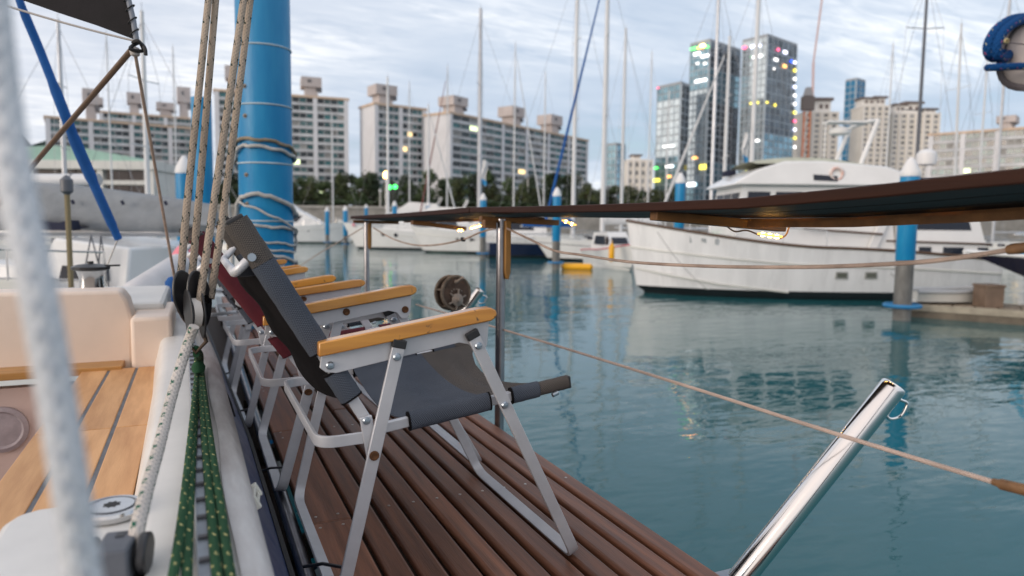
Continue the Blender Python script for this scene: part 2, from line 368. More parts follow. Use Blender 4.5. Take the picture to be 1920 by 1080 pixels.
def block(label, x0, D0, x1, D1, roof_y, floors, secs, depth=12.5, towers=(), lit=3, zbase=3.3, seed=1):
    rnd = random.Random(seed)
    p0 = at_D(x0, roof_y+60, D0); p1 = at_D(x1, roof_y+60, D1); p0.z = p1.z = zbase; d = p1-p0; W = d.length; rz = math.atan2(d.y, d.x)
    H = zpix(x0, roof_y, D0)-zbase
    r = thing('apartment_block', label, 'building', p0, rz, 'apartment blocks beyond the harbour')
    MB().lim((0, 0.45, 0), (W, depth, H)).build('wall', aw, r, 0)
    MB().lim((-0.4, -0.5, H+0.02), (W+0.4, depth+0.4, H+0.85)).build('roof_cornice', acor, r, 0)
    nb = sum(secs); pil = 1.5; bw = (W-pil*(len(secs)+1))/nb; fh = H/floors; x = 0
    win = [MB().lim((0.09, 0, 0), (bw-0.09, 0.4, fh*0.58)).mesh('window', g, 0) for g in aw_g+a_lit]
    mul = MB().lim((-0.09, -0.12, 0), (0.09, 0.38, H)).mesh('mullion', amul, 0)
    litset = {(rnd.randrange(floors), rnd.randrange(nb)) for _ in range(lit)}
    pm = MB().lim((0, -0.42, 0), (pil, 0.44, H+0.01)).mesh('pilaster', aw, 0)
    b0 = 0
    for si, nsec in enumerate(secs):
        inst('pilaster', pm, r, (x, 0, 0)); x += pil
        par = MB().lim((0.01, -0.30, 0), (bw*nsec-0.01, 0.42, fh*0.36)).mesh('balcony_parapet', apar, 0)
        for k in range(nsec+1):
            if 0 < k < nsec: inst('mullion', mul, r, (x+k*bw, 0, 0))
        for f in range(floors):
            inst('balcony_parapet', par, r, (x, 0, f*fh))
            for k in range(nsec):
                q = 4+rnd.randrange(2) if (f, b0+k) in litset else rnd.choice((0, 0, 0, 1, 1, 2, 2, 3))
                inst('window', win[q], r, (x+k*bw, 0.02, f*fh+fh*0.39))
        x += bw*nsec; b0 += nsec
    inst('pilaster', pm, r, (x, 0, 0))
    for (tx, ty, tw) in towers:                       # lift and tank houses: px column, top row, width in px
        fr = (tx-x0)/(x1-x0); Dq = D0+(D1-D0)*fr+6; zt = zpix(tx, ty, Dq)-zbase; wq = tw*Dq/FPX; xl = W*fr; hh = zt-H-0.85
        t_ = MB().lim((xl-wq*0.32, 3, H+0.86), (xl+wq*0.32, 9, H+0.86+hh*0.5)).build('roof_tower', atow, r, 0)
        MB().lim((xl-wq*0.5, 2.2, H+0.86+hh*0.5+0.01), (xl+wq*0.5, 10, H+0.86+hh)).build('water_tank', atow, t_, 0)
        MB().lim((xl+wq*0.22, 2.9, H+0.86+hh*0.3), (xl+wq*0.52, 5, H+0.86+hh*0.47)).build('vent', adark, t_, 0)
        MB().lim((xl-wq*0.2, 2.05, H+0.86+hh*0.72), (xl-wq*0.02, 2.19, H+0.86+hh*0.86)).build('vent', adark, t_, 0)
    return r
block('tall slab block with stepped roof towers behind the low left slab', 188, 300, 372, 318, 212, 16, (6, 6, 6), towers=((178, 186, 30), (252, 178, 24), (312, 196, 32), (347, 168, 22)), lit=2, seed=2)
block('lower long slab block behind the green-roofed harbour building', 87, 242, 392, 270, 222, 13, (5, 5, 5, 5), lit=5, seed=3, towers=((168, 172, 26),))
block('slab block right behind the big blue pile', 403, 238, 653, 253, 172, 16, (4, 4, 4, 4), lit=5, seed=4, towers=((583, 150, 36), (440, 130, 34)))
block('narrow slab block with blank pinkish end wall, between two others', 702, 248, 798, 260, 197, 15, (4, 4), lit=2, seed=5, towers=((730, 165, 42),))
block('longest slab block receding to the right with three roof towers', 842, 250, 1102, 325, 214, 14, (6, 3, 3, 3, 3), lit=2, seed=6, towers=((866, 187, 40), (963, 205, 37), (1040, 220, 37)))
block('grey gridded slab block at the far right behind the masts', 1738, 250, 2010, 222, 256, 11, (4, 4, 4, 4), lit=4, seed=8, towers=((1885, 222, 30),))
# ------------------------------------------------------------------ glass towers
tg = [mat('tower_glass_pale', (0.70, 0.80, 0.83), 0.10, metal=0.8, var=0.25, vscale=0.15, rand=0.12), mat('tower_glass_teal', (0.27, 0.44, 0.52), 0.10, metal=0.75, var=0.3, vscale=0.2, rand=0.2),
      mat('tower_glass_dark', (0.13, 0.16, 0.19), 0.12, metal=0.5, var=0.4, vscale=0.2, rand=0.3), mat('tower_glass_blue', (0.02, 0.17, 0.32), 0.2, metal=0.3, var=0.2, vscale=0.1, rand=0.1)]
tmul = mat('tower_mullion', (0.40, 0.47, 0.53), 0.5, metal=0.2); tcore = mat('tower_core', (0.30, 0.33, 0.36), 0.7)
def sign_mat(n, c, s): return mat('sign_'+n, c, 0.5, emit=(c, s))
SG = {k: sign_mat(k, c, s) for k, c, s in (('white', (1, .97, .95), 1.8), ('yellow', (1, .80, .10), 1.8), ('green', (.15, 1, .2), 1.5), ('pink', (1, .12, .25), 2.0), ('orange', (1, .45, .12), 2.2), ('amber', (1, .62, .20), 16), ('blue', (.02, .10, 1), 2.4), ('lilac', (.8, .8, 1), 2.2))}
def tower(label, xl, Dl, xc, Dc, xr, Dr, y_top, floors, cl, cr, gl, gr, name='glass_tower', ytl=None, zb=3.3, grp=None):
    """two visible faces meeting at corner xc"""
    L_, C_, R_ = at_D(xl, y_top+30, Dl), at_D(xc, y_top+30, Dc), at_D(xr, y_top+30, Dr); L_.z = C_.z = R_.z = zb
    H = zpix(xc, y_top, Dc)-zb
    r = thing(name, label, 'building', C_, 0, grp); l, q = L_-C_, R_-C_
    z3 = V((0, 0, 1)); back = l+q
    nl = (l.cross(z3)).normalized(); nl = nl if nl.dot(-C_) > 0 else -nl
    nr = (q.cross(z3)).normalized(); nr = nr if nr.dot(-C_) > 0 else -nr
    cr_ = MB(); ring = [V((0, 0, 0)), q, back, l]; ins = (l+q)*0.004
    cr_.loft([[p*0.985+ins for p in ring], [p*0.985+ins+z3*(H-0.1) for p in ring]]).build('core', tcore, r, 0)
    fh = H/floors
    for vec, nrm, nc, g in ((l, nl, cl, gl), (q, nr, cr, gr)):
        u = vec.normalized(); W = vec.length; cw = W/nc
        Mx = Matrix((u, -nrm, z3)).transposed().to_4x4()
        pm = {}
        for gi in set(g): pm[gi] = MB().lim((0.18, -0.15, 0.55), (cw-0.18, 0.1, fh-0.15)).xf(Mx).mesh('pane', tg[gi], 0)
        for f in range(floors):
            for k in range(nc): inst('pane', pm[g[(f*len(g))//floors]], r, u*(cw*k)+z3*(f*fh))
        mm = MB().lim((-0.2, -0.4, 0), (0.2, 0.12, H)).xf(Mx).mesh('mullion', tmul, 0)
        for k in range(nc+1): inst('mullion', mm, r, u*(min(max(cw*k, 0.25), W-0.25)))
        sm = MB().lim((0, -0.25, -0.12), (W, 0.11, 0.42)).xf(Mx).mesh('floor_band', tmul, 0)
        for f in range(0, floors, 2): inst('floor_band', sm, r, z3*(f*fh))
    MB().loft([[p*1.01-back*0.005+z3*(H-0.05) for p in ring], [p*1.01-back*0.005+z3*(H+1.6) for p in ring]]).build('roof_edge', tcore, r, 0)
    def sign(x, y, wpx, hpx, kind, face):
        n, v = (nl, l) if face == 'l' else (nr, q)
        a = C_+n*0.7; dd = dirp(x, y); t = (a-CAM).dot(n)/dd.dot(n); P = CAM+dd*t-C_; u = v.normalized(); Dp = t
        fs = abs(u.dot(RT)); hw = wpx*.36*Dp/FPX/max(fs, .3); hh = hpx*.36*Dp/FPX
        pts = [(cos(a_)*hw, sin(a_)*hh) for a_ in [2*pi*i/10 for i in range(10)]] if wpx < 12 else [(-hw, -hh), (hw, -hh), (hw, hh), (-hw, hh)]
        ring0 = [P+u*i+z3*j for i, j in pts]; MB().loft([ring0, [p+n*0.35 for p in ring0]]).build('sign', SG[kind], r, 0)
    return sign
TG = 'tall buildings beyond the marina'
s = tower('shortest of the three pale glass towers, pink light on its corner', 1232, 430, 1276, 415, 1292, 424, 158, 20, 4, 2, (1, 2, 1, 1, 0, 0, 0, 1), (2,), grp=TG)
for x, y, a, b, k in ((1253, 274, 20, 4, 'white'), (1255, 312, 15, 6, 'white'), (1231, 338, 12, 8, 'yellow'), (1254, 331, 10, 7, 'orange'), (1230, 315, 8, 7, 'green'), (1234, 165, 4, 3, 'pink')): s(x, y, a, b, k, 'l')
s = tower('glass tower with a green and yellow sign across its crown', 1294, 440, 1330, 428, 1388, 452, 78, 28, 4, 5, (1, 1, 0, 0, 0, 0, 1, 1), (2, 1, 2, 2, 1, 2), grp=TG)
for x, y, a, b, k in ((1301, 91, 13, 6, 'green'), (1314, 89, 12, 5, 'orange'), (1317, 86, 8, 8, 'amber'), (1326, 88, 7, 6, 'green'), (1307, 101, 12, 7, 'white'), (1322, 105, 14, 6, 'white'), (1308, 119, 5, 5, 'white'), (1322, 119, 6, 5, 'white'), (1314, 151, 22, 6, 'white'), (1318, 313, 12, 12, 'yellow'), (1302, 296, 8, 7, 'orange'), (1295, 346, 18, 10, 'white')): s(x, y, a, b, k, 'l')
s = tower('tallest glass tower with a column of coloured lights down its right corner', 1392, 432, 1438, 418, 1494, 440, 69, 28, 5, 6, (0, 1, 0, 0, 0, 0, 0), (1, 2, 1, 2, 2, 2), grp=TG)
for x, y, a, b, k in ((1396, 89, 8, 7, 'pink'), (1417, 86, 17, 7, 'lilac'), (1420, 106, 16, 6, 'white'), (1414, 193, 14, 4, 'yellow'), (1416, 264, 13, 5, 'white')): s(x, y, a, b, k, 'l')
for i, (y, k) in enumerate(((117, 'lilac'), (132, 'yellow'), (148, 'white'), (163, 'lilac'), (179, 'white'), (195, 'white'), (211, 'yellow'), (227, 'pink'), (243, 'lilac'), (259, 'yellow'), (276, 'white'))): s(1490, y, 9, 8, k, 'r')
for x, y, a, b, k in ((1459, 93, 8, 7, 'pink'), (1472, 98, 13, 7, 'lilac'), (1455, 112, 14, 6, 'white'), (1471, 124, 12, 7, 'orange'), (1451, 129, 5, 6, 'white'), (1484, 115, 6, 7, 'blue'), (1438, 192, 8, 5, 'yellow'), (1453, 197, 6, 7, 'yellow')): s(x, y, a, b, k, 'r')
tower('plain bright blue tower standing behind the cream flats', 1584, 560, 1604, 552, 1621, 560, 150, 24, 2, 2, (3,), (3,), grp=TG)
tower('small dark glass block right of the longest slab block', 1131, 520, 1155, 512, 1172, 520, 272, 12, 3, 2, (2, 1), (1,), grp=TG)
# cream residential towers
cw_ = mat('cream_render', (0.72, 0.69, 0.62), 0.85, var=0.12, vscale=0.1); cpier = mat('pale_pier', (0.74, 0.72, 0.68), 0.85); cwin = mat('flat_window', (0.24, 0.25, 0.26), 0.3, rand=0.5, var=0.3, vscale=0.5)
croof = mat('roof_frame', (0.16, 0.13, 0.12), 0.8)
def flats(label, x0, x1, D, y_top, floors, cols, crown=((0.5, 14, 0.4),)):
    p0, p1 = at_D(x0, y_top+20, D), at_D(x1, y_top+20, D); p0.z = p1.z = 3.3; W = (p1-p0).length; H = zpix((x0+x1)/2, y_top, D)-3.3
    r = thing('residential_tower', label, 'building', p0, -YAW, TG)
    MB().lim((0, 0, 0), (W, 18, H)).build('wall', cw_, r, 0)
    MB().lim((-0.3, -0.3, H+.01), (W+.3, 18.3, H+1.0)).build('parapet', cpier, r, 0)
    cwid = W/cols; fh = H/floors
    pm = MB().lim((-0.5, -0.7, 0), (0.5, -0.01, H)).mesh('pier', cpier, 0); wmsh = MB().lim((0, -0.12, 0), (cwid*0.42, 0.1, fh*0.5)).mesh('window', cwin, 0)
    for k in range(cols+1): inst('pier', pm, r, (min(max(k*cwid, .5), W-.5), 0, 0))
    for f in range(floors):
        for k in range(cols): inst('window', wmsh, r, (k*cwid+cwid*0.29, 0, f*fh+fh*0.3))
    for fx, hpx, fw in crown:
        hh = hpx*D/FPX; a, b = W*(fx-fw/2), W*(fx+fw/2)
        t_ = MB().lim((a, 4, H+1.01), (b, 13, H+1.01+hh*0.8)).build('roof_house', cpier, r, 0)
        MB().lim((a-1.2, 2.6, H+1.02+hh*0.8), (b+1.2, 14, H+1.02+hh)).build('roof_canopy', croof, t_, 0)
        for q in (0.2, 0.6): MB().lim((a+(b-a)*q, 3.7, H+2+hh*.15), (a+(b-a)*(q+.22), 3.99, H+2+hh*.45)).build('vent', croof, t_, 0)
flats('cream flats just right of the orange hoist', 1508, 1572, 470, 212, 22, 4, ((0.62, 27, 0.42),))
flats('cream flats with stepped roof, right of the blue tower', 1618, 1668, 480, 200, 24, 4, ((0.3, 16, 0.5), (0.72, 18, 0.4)))
flats('cream flats with two dark roof canopies behind the radar dome', 1672, 1762, 490, 214, 22, 6, ((0.22, 18, 0.22), (0.5, 22, 0.34), (0.85, 10, 0.24)))
flats('low white building beyond the marina below the dark glass block', 1176, 1224, 420, 302, 8, 4, ((0.4, 10, 0.3),))
# construction hoist
r = thing('construction_hoist', 'orange lattice construction hoist beside the tallest glass tower', 'crane', bgpt(1503, 415, 3.3), -YAW)
orm = mat('hoist_paint', (0.55, 0.16, 0.05), 0.6, var=0.3, vscale=0.3)
Hh = zpix(1503, 175, 415)-3.3
for sx in (-1.8, 1.8): MB().lim((sx-.35, -.35, 0), (sx+.35, .35, Hh*0.93)).build('rail', orm, r, 0)
bm_ = MB()
for k in range(12):
    z = Hh*0.93*k/12; bm_.bar((-1.8, 0, z), (1.8, 0, z+Hh*.077), .35, .35)
bm_.build('bracing', orm, r, 0)
MB().lim((-3.4, -2, Hh*0.86), (3.4, 2, Hh*0.96)).build('cab', mat('hoist_cab', (.10, .09, .09), .6), r, 0)
MB().prism([(-2.5, 0), (2.5, 0), (1.2, Hh*.06), (-1.2, Hh*.06)], 1, -1.5, 1.5).xf(Matrix.Translation((0, 0, Hh*.965))).build('counterweight', mat('hoist_grey', (.25, .26, .28), .6), r, 0)
# jib crane mast, very pale, beyond
r = thing('tower_crane', 'thin pale red crane mast rising above the orange hoist', 'crane', bgpt(1518, 640, 3.3), -YAW)
MB().bar((0, 0, 0), (-4, 0, 150), 1.6, 1.6).build('mast', mat('faded_crane_red', (.55, .40, .38), .7), r, 0)
MB().bar((-4, 0, 150), (6, 0, 262), 1.2, 1.2).build('jib', MATS['faded_crane_red'], r, 0)
# harbour building with green roof
hbw = mat('harbour_white', (.66, .66, .63), .7, var=.1, vscale=.5); hbd = mat('harbour_glazing', (.035, .028, .03), .2, rand=.3, var=.3, vscale=1)
hbg = mat('copper_green_roof', (.30, .50, .43), .6, var=.15, vscale=.4)
D = 108; p0 = bgpt(20, D, 3.3); W = (bgpt(288, D, 3.3)-p0).length; zq = lambda y, x=200: zpix(x, y, D)-3.3
r = thing('harbour_building', 'low white harbour building with pale green curved roof and dark glazing', 'building', p0, -YAW)
MB().lim((0, 1.0, 0), (W, 14, zq(305))).build('wall', hbw, r, 0)
MB().lim((-.3, -.2, zq(318)), (W+.3, 14, zq(302))).build('fascia', hbw, r, 0)
xs = lambda px: (bgpt(px, D, 3.3)-p0).length
prof = [(0, zq(302)+.02), (W*.98, zq(303)+.02), (W*.80, zq(292)), (W*.52, zq(279)), (W*.36, zq(274)), (W*.1, zq(278)), (0, zq(284))]
MB().prism(prof, 1, .3, 13).build('roof', hbg, r, 20)
for a, b in ((60, 110), (112, 140), (142, 180), (198, 240), (241, 281)):
    MB().lim((xs(a), .6, zq(337)), (xs(b), .98, zq(318.5))).build('window_band', hbd, r, 0)
    MB().lim((xs(a), .7, zq(362)), (xs(b), .98, zq(347))).build('window_band', hbd, r, 0)
MB().lim((0, .2, zq(346)), (W, .97, zq(338))).build('balcony_band', hbw, r, 0)
for px in (189, 284): MB().lim((xs(px)-.45, .1, 0), (xs(px)+.45, .59, zq(318.5))).build('column', hbw, r, 0)
# white marquee among the trees
p = bgpt(1040, 128, 3.3); r = thing('marquee', 'white tent roof showing above the pines', 'tent', p, -YAW)
zt, zl, hw = zpix(1050, 320, 128)-3.3, zpix(1050, 334, 128)-3.3, 5.2
MB().loft([[V((x, y, zl+(zt-zl)*(1-(abs(x)/hw)**1.6)*(0.8+.2*(y/3)))) for x in [hw*(i/6-1) for i in range(13)]] for y in (0, 3, 6)], closed=False).build('canopy', mat('marquee_cloth', (.75, .75, .75), .8), r)
for x in (-5, 5):
    for y in (.1, 5.9): MB().tube([(x, y, 0), (x, y, zl+.05)], .06, 6).build('pole', hbw, r)
# ------------------------------------------------------------------ pines
bark = mat('pine_bark', (.10, .06, .04), .95, var=.4, vscale=3)
def leaf_mat(n, c):
    return mat(n, c, .75, var=.55, vscale=.5, rand=.25, ramp2=(.3, .7))
LM = [leaf_mat('pine_needles', (.055, .095, .026)), leaf_mat('pine_needles_dark', (.030, .058, .022)), leaf_mat('pine_needles_olive', (.060, .080, .024))]
def pine_meshes(seed, h, wd):
    rnd = random.Random(seed); tr = MB(); cr = MB()
    lean = rnd.uniform(-.5, .5); top = V((lean, 0, h*.86))
    tr.tube([(0, 0, -.3), (lean*.2, .1, h*.3), (lean*.6, -.1, h*.6), top], [.24, .2, .14, .05], 7)
    cl = []
    for i in range(20):
        t = rnd.uniform(.26, 1.0); a = rnd.uniform(0, 2*pi); rr = wd*(1.05-t)**.55*rnd.uniform(.25, .95)
        c = V((lean*t+rr*cos(a), rr*sin(a), h*t)); cl.append((c, rnd.uniform(.75, 1.35)))
        if i < 9:
            s0 = V((lean*t*.8, 0, h*max(.2, t-.12))); tr.tube([s0, s0.lerp(c, .6)+V((0, 0, .2)), c], [.07, .05, .02], 5)
    for c, r_ in cl:
        for _ in range(85):
            v = V((rnd.gauss(0, 1), rnd.gauss(0, 1), rnd.gauss(0, .7))).normalized()*r_*rnd.uniform(.45, 1.08); q = c+v
            n = (v.normalized()+V((rnd.uniform(-.7, .7), rnd.uniform(-.7, .7), rnd.uniform(-.2, .9)))).normalized()
            e = n.orthogonal().normalized(); e.rotate(Matrix.Rotation(rnd.uniform(0, 6.28), 3, n)); g = n.cross(e); s_ = rnd.uniform(.16, .34)
            cr.add([q-e*s_, q+e*s_*.2-g*s_*.7, q+e*s_*1.2, q+g*s_*.6], [(0, 1, 2, 3)])
    return tr, cr
protos = []
for i in range(4):
    tr, cr = pine_meshes(10+i, 1.0*9.5, 3.2+.35*i); protos.append((tr.mesh('trunk', bark), cr.mesh('crown', LM[i % 3], 0)))
rt = random.Random(3)
def pine(x, D, ytop, label, grp, wsc=1.0):
    p = bgpt(x, D, 3.3); h = zpix(x, ytop, D)-3.3; k = rt.randrange(4)
    r = thing('pine_tree', label, 'tree', p, rt.uniform(0, 6.28), grp); sc = h/9.8; sw = max(sc, .75)*wsc; r.scale = (sw, sw, sc)
    inst('trunk', protos[k][0], r); inst('crown', protos[k][1], r)
G1 = 'pines in a row along the seawall'; xx = 170
while xx < 1110:
    pine(xx, rt.uniform(122, 132), rt.uniform(326, 356), 'dark green pine in the front of the belt along the seawall', G1); xx += rt.uniform(26, 36)
G2 = 'pines in the back of the belt'; xx = 400
while xx < 1100:
    pine(xx, rt.uniform(140, 152), rt.uniform(318, 336), 'tall dark pine in the back of the belt before the flats', G2); xx += rt.uniform(30, 44)
G3 = 'low shrubs at the right end of the pine belt'; xx = 1112
while xx < 1260:
    pine(xx, rt.uniform(125, 140), rt.uniform(346, 364), 'low rounded pine at the right end of the belt', G3, 1.3); xx += rt.uniform(20, 30)
for xx in range(330, 1110, 27):
    pine(xx+rt.uniform(-6, 6), 118, rt.uniform(372, 384), 'small bushy young pine at the foot of the belt behind the seawall', 'young pines behind the seawall', 1.9)
# ================================================================== HARBOUR: piles, pontoons, boats
gel = mat('white_gelcoat', (.78, .79, .79), .25, var=.10, vscale=.7, coat=.3, rvar=.08); gel2 = mat('offwhite_gelcoat', (.62, .63, .60), .3, var=.12, vscale=.8, rvar=.1)
navy = mat('navy_gelcoat', (.010, .017, .055), .25, coat=.4, var=.2, vscale=1); boot = mat('dark_bottom_paint', (.008, .014, .018), .5, var=.4, vscale=2); bootg = mat('weedy_bottom_paint', (.05, .09, .075), .7, var=.5, vscale=3)
dglass = mat('boat_window', (.006, .010, .022), .08); alu = mat('mast_aluminium', (.50, .52, .55), .35, metal=.6, var=.15, vscale=2); aluw = mat('white_mast_paint', (.62, .64, .66), .4); alud = mat('dark_mast', (.10, .11, .13), .4)
wire = mat('rigging_wire', (.30, .31, .33), .4, metal=.6); steel = mat('stainless_steel', (.62, .62, .62), .18, metal=1.0, var=.15, vscale=8)
deckm = mat('boat_deck', (.58, .59, .58), .7, var=.12, vscale=2); teakd = mat('teak_trim', (.10, .055, .03), .6, var=.3, vscale=6, stretch=(1, 6, 1))
bluc = mat('blue_canvas', (.008, .10, .36), .85, var=.25, vscale=5, bump=.4, bscale=14, bdist=.01); greyc = mat('grey_sail_cover', (.25, .275, .30), .85, var=.18, vscale=2.5, bump=.8, bscale=3.5, bdist=.05)
navyc = mat('navy_canvas', (.012, .016, .04), .85); whitec = mat('white_sailcloth', (.62, .64, .66), .85, var=.1, vscale=3); redc = mat('red_canvas', (.30, .02, .03), .85); mar = mat('maroon_spar', (.16, .02, .02), .5)
pblue = mat('pile_sleeve_blue', (.003, .205, .46), .42, var=.22, vscale=2.6, stretch=(2.2, 2.2, .45), col2=(.022, .285, .53), rvar=.15, detail=8, ramp2=(.28, .62), bump=.3, bscale=9, bdist=.01)
pgrey = mat('pile_steel', (.22, .22, .21), .7, var=.5, vscale=3, stretch=(1, 1, .4)); pwhite = mat('pile_cap_white', (.72, .73, .74), .5)
pseam = mat('pile_seam', (.45, .56, .62), .6, var=.3, vscale=8)
def pile(label, x, D, ztop, rad=.2, n=20, name='mooring_pile', zsl=None, hoop=True, cap=True, detail=False, wl=None):
    p = bgpt(x, D, 0); r = thing(name, label, 'pile', p, 0, 'blue mooring piles in the marina'); zs = zsl if zsl is not None else 1.05
    MB().lathe([(rad*.93, -2.5), (rad*.93, zs+.02)], n).build('shaft', pgrey, r)
    zc = ztop-(.42*rad/.2 if cap else 0)
    MB().lathe([(rad*.985, zs-.005), (rad, zs), (rad, zc)], n).build('sleeve', pblue, r)
    if cap: MB().lathe([(rad*1.04, zc+.002), (rad*1.06, zc+.05), (rad*1.0, zc+.12), (rad*.42, ztop-.06), (rad*.18, ztop), (.005, ztop+.01)], n).build('cap', pwhite, r)
    if hoop:
        pts = [V((cos(a)*(rad+.16), sin(a)*(rad+.16), .33)) for a in [2*pi*i/20 for i in range(21)]]
        MB().tube(pts, .045, 8).build('guide_hoop', mat('hoop_blue', (.02, .19, .42), .5), r)
    if detail:
        k = 0; z = zs+.25
        while z < zc:
            MB().tube([V((cos(a)*(rad+.002), sin(a)*(rad+.002), z)) for a in [2*pi*i/28 for i in range(29)]], .007, 6).build('seam_band', pseam, r)
            z += .435
        bolt = MB().lathe([(.017, 0), (.017, .006), (.009, .007), (.009, .018), (.004, .021)], 8).mesh('bolt', mat('rusty_bolt', (.32, .27, .22), .6, metal=.4, var=.4, vscale=40))
        az = math.atan2(-p.y, -p.x)-.75
        for k in range(14):
            q = V((cos(az), sin(az), 0)); inst('bolt', bolt, r, q*(rad-.001)+V((0, 0, zs+.16+.2175*k)), (0, pi/2, az))
    return r
NP = bgpt(509, 5.6, 0); NR = .2
pile('big blue pile with rope wrapped round it, beside the chairs', 509, 5.6, 4.5, NR, 40, zsl=.9, detail=True)
pile('blue pile without a cap behind the four slanting ropes', 388, 15.0, 4.62, .2, cap=False)
pile('white-capped blue pile just left of the slanting ropes', 353, 17, 3.6, .2)
for lb, x, D, y in (('small blue pile leftmost beyond the table end', 614, 66, 388), ('small blue pile just left of the table end', 648, 60, 386), ('smallest white-capped pile above the far end of the table', 687, 80, 383),
        ('blue pile right of the white lamp mast', 740, 58, 377), ('blue pile below the slim white mast left of the table joint', 803, 62, 378), ('blue pile in front of the tall grey mast at the table joint', 905, 43, 363),
        ('blue pile near the yellow float, mid-water', 1042, 33, 352), ('white-capped blue pile in front of the glass towers', 1270, 28, 325), ('nearest blue pile in front of the white trawler', 1690, 15.7, 298)):
    pile(lb, x, D, zpix(x, y, D), zsl=1.35 if x in (1690, 1042, 905) else 1.05)
# --- pontoons
pdeck = mat('pontoon_deck', (.36, .29, .21), .8, var=.3, vscale=2, stretch=(6, 1, 1), rand=.12); pfloat = mat('pontoon_float', (.20, .17, .13), .8, var=.5, vscale=2)
prim = mat('pontoon_rim', (.42, .38, .30), .8, var=.3, vscale=3)
def pontoon(label, xa, Da, xb, Db, wd, zt=.42, nseg=None):
    a, b = bgpt(xa, Da, 0), bgpt(xb, Db, 0); d = b-a; Ln = d.length; r = thing('pontoon', label, 'pontoon', a, math.atan2(d.y, d.x), 'floating pontoons')
    MB().lim((0, 0, -.25), (Ln, wd, zt-.14)).build('float', pfloat, r, 0)
    MB().lim((-.02, -.03, zt-.138), (Ln+.02, 0.03, zt+.012)).build('rim', prim, r, 0); MB().lim((-.02, wd-.03, zt-.138), (Ln+.02, wd+.03, zt+.012)).build('rim', prim, r, 0)
    n = nseg or min(60, max(4, int(Ln/.4))); w_ = Ln/n; pk = MB().lim((.012, .035, zt-.13), (w_-.012, wd-.035, zt)).mesh('plank', pdeck, 0)
    for i in range(n): inst('plank', pk, r, (i*w_, 0, 0))
pontoon('tan pontoon finger beside the stern of the white trawler', 1702, 16.3, 2010, 14.6, 1.6, .30)
pontoon('low pontoon behind the white sloop and the navy hull', 930, 47.5, 1215, 45.0, 1.8)
pontoon('far pontoon in front of the seawall', 430, 92, 1250, 92, 2.2)
# --- generic boat parts
def hull_geo(L, B, fb, tw=.78, rake=.5, full=2.1, n=18, keel=-.45, zb=.16, flare=.10, rows=6):
    """stations stern->bow; fb = freeboard at stern, mid, bow"""
    st = []
    for i in range(n+1):
        t = (i/n)**.86 if i else 0; t = i/n
        hb = B/2*((tw+(1-tw)*sin(pi/2*min(1, t/.45))) if t < .45 else max(.012, 1-((t-.45)/.55)**full))
        zs = fb[1]+(fb[0]-fb[1])*max(0, 1-t/.5)**1.6 if t < .5 else fb[1]+(fb[2]-fb[1])*((t-.5)/.5)**1.5
        sec = []
        for j in range(rows+1):
            q = j/rows; z = zb+(zs-zb)*q; fl = 1-flare*(1-q)*(1+1.6*max(0, t-.5)); x = -L/2+t*L+rake*(t**4)*(q-.5)
            sec.append(V((x, hb*fl, z)))
        low = [V((-L/2+t*(L-.25)-rake*.5*t**4, hb*(1-flare*(1+1.6*max(0, t-.5)))*k, z)) for k, z in ((.995, .05), (.93, -.1), (.6, -.3), (0, keel))]
        st.append((sec, low))
    return st
def build_hull(r, st, mt, mb, deck_m=None, rail=None, stripe=None, rail_r=.035):
    P = lambda v: V((v.x, -v.y, v.z))
    h = MB()
    for sd in (1, -1): h.loft([[(v if sd > 0 else P(v)) for v in s[0]] for s in st], closed=False)
    tr = st[0][0]; h.add([v for v in tr]+[P(v) for v in tr], [(j, j+1, len(tr)+j+1, len(tr)+j) for j in range(len(tr)-1)])
    h.build('hull', mt, r, 40)
    b = MB()
    for sd in (1, -1): b.loft([[(v if sd > 0 else P(v)) for v in [s[0][0]]+s[1]] for s in st], closed=False)
    lw = [tr[0]]+st[0][1]; b.add([v for v in lw]+[P(v) for v in lw], [(j, j+1, len(lw)+j+1, len(lw)+j) for j in range(len(lw)-1)])
    b.build('bottom', mb, r, 40)
    d = MB()
    dk = [(V((s[0][-1].x, s[0][-1].y*.97, s[0][-1].z-.03)), V((s[0][-1].x, -s[0][-1].y*.97, s[0][-1].z-.03))) for s in st]
    d.loft([[a, V((a.x, 0, a.z+.05)), c] for a, c in dk], closed=False); d.build('deck', deck_m or deckm, r, 40)
    if rail:
        for sd in (1, -1): MB().tube([V((s[0][-1].x, sd*s[0][-1].y, s[0][-1].z+.01)) for s in st], rail_r, 7).build('cap_rail', rail, r)
    if stripe:
        zf, rr, mm = stripe
        for sd in (1, -1):
            pts = []
            for s in st:
                n_ = len(s[0])-1; q = zf*n_; k = min(int(q), n_-1); v = s[0][k].lerp(s[0][k+1], q-k); pts.append(V((v.x, sd*(v.y+.004), v.z)))
            MB().tube(pts, rr, 6).build('rubbing_strake', mm, r)
def house(r, name, mt, poly, hb, ht, bevel=.0, sm=25):
    """cabin: side profile (x,z) closed between y=+-width, narrowing upwards"""
    z0, z1 = min(p[1] for p in poly), max(p[1] for p in poly); yw = lambda z: hb+(ht-hb)*(z-z0)/(z1-z0)
    o = MB().loft([[V((x, -yw(z), z)) for x, z in poly], [V((x, yw(z), z)) for x, z in poly]]).build(name, mt, r, sm, bevel=bevel)
    return o, yw
def side_win(par, yw, poly, mt=None, name='window', t=.015):
    for sd in (1, -1):
        a = [V((x, sd*(yw(z)-.01), z)) for x, z in poly]; b = [V((x, sd*(yw(z)+t), z)) for x, z in poly]
        MB().loft([a, b]).build(name, mt or dglass, par, 0)
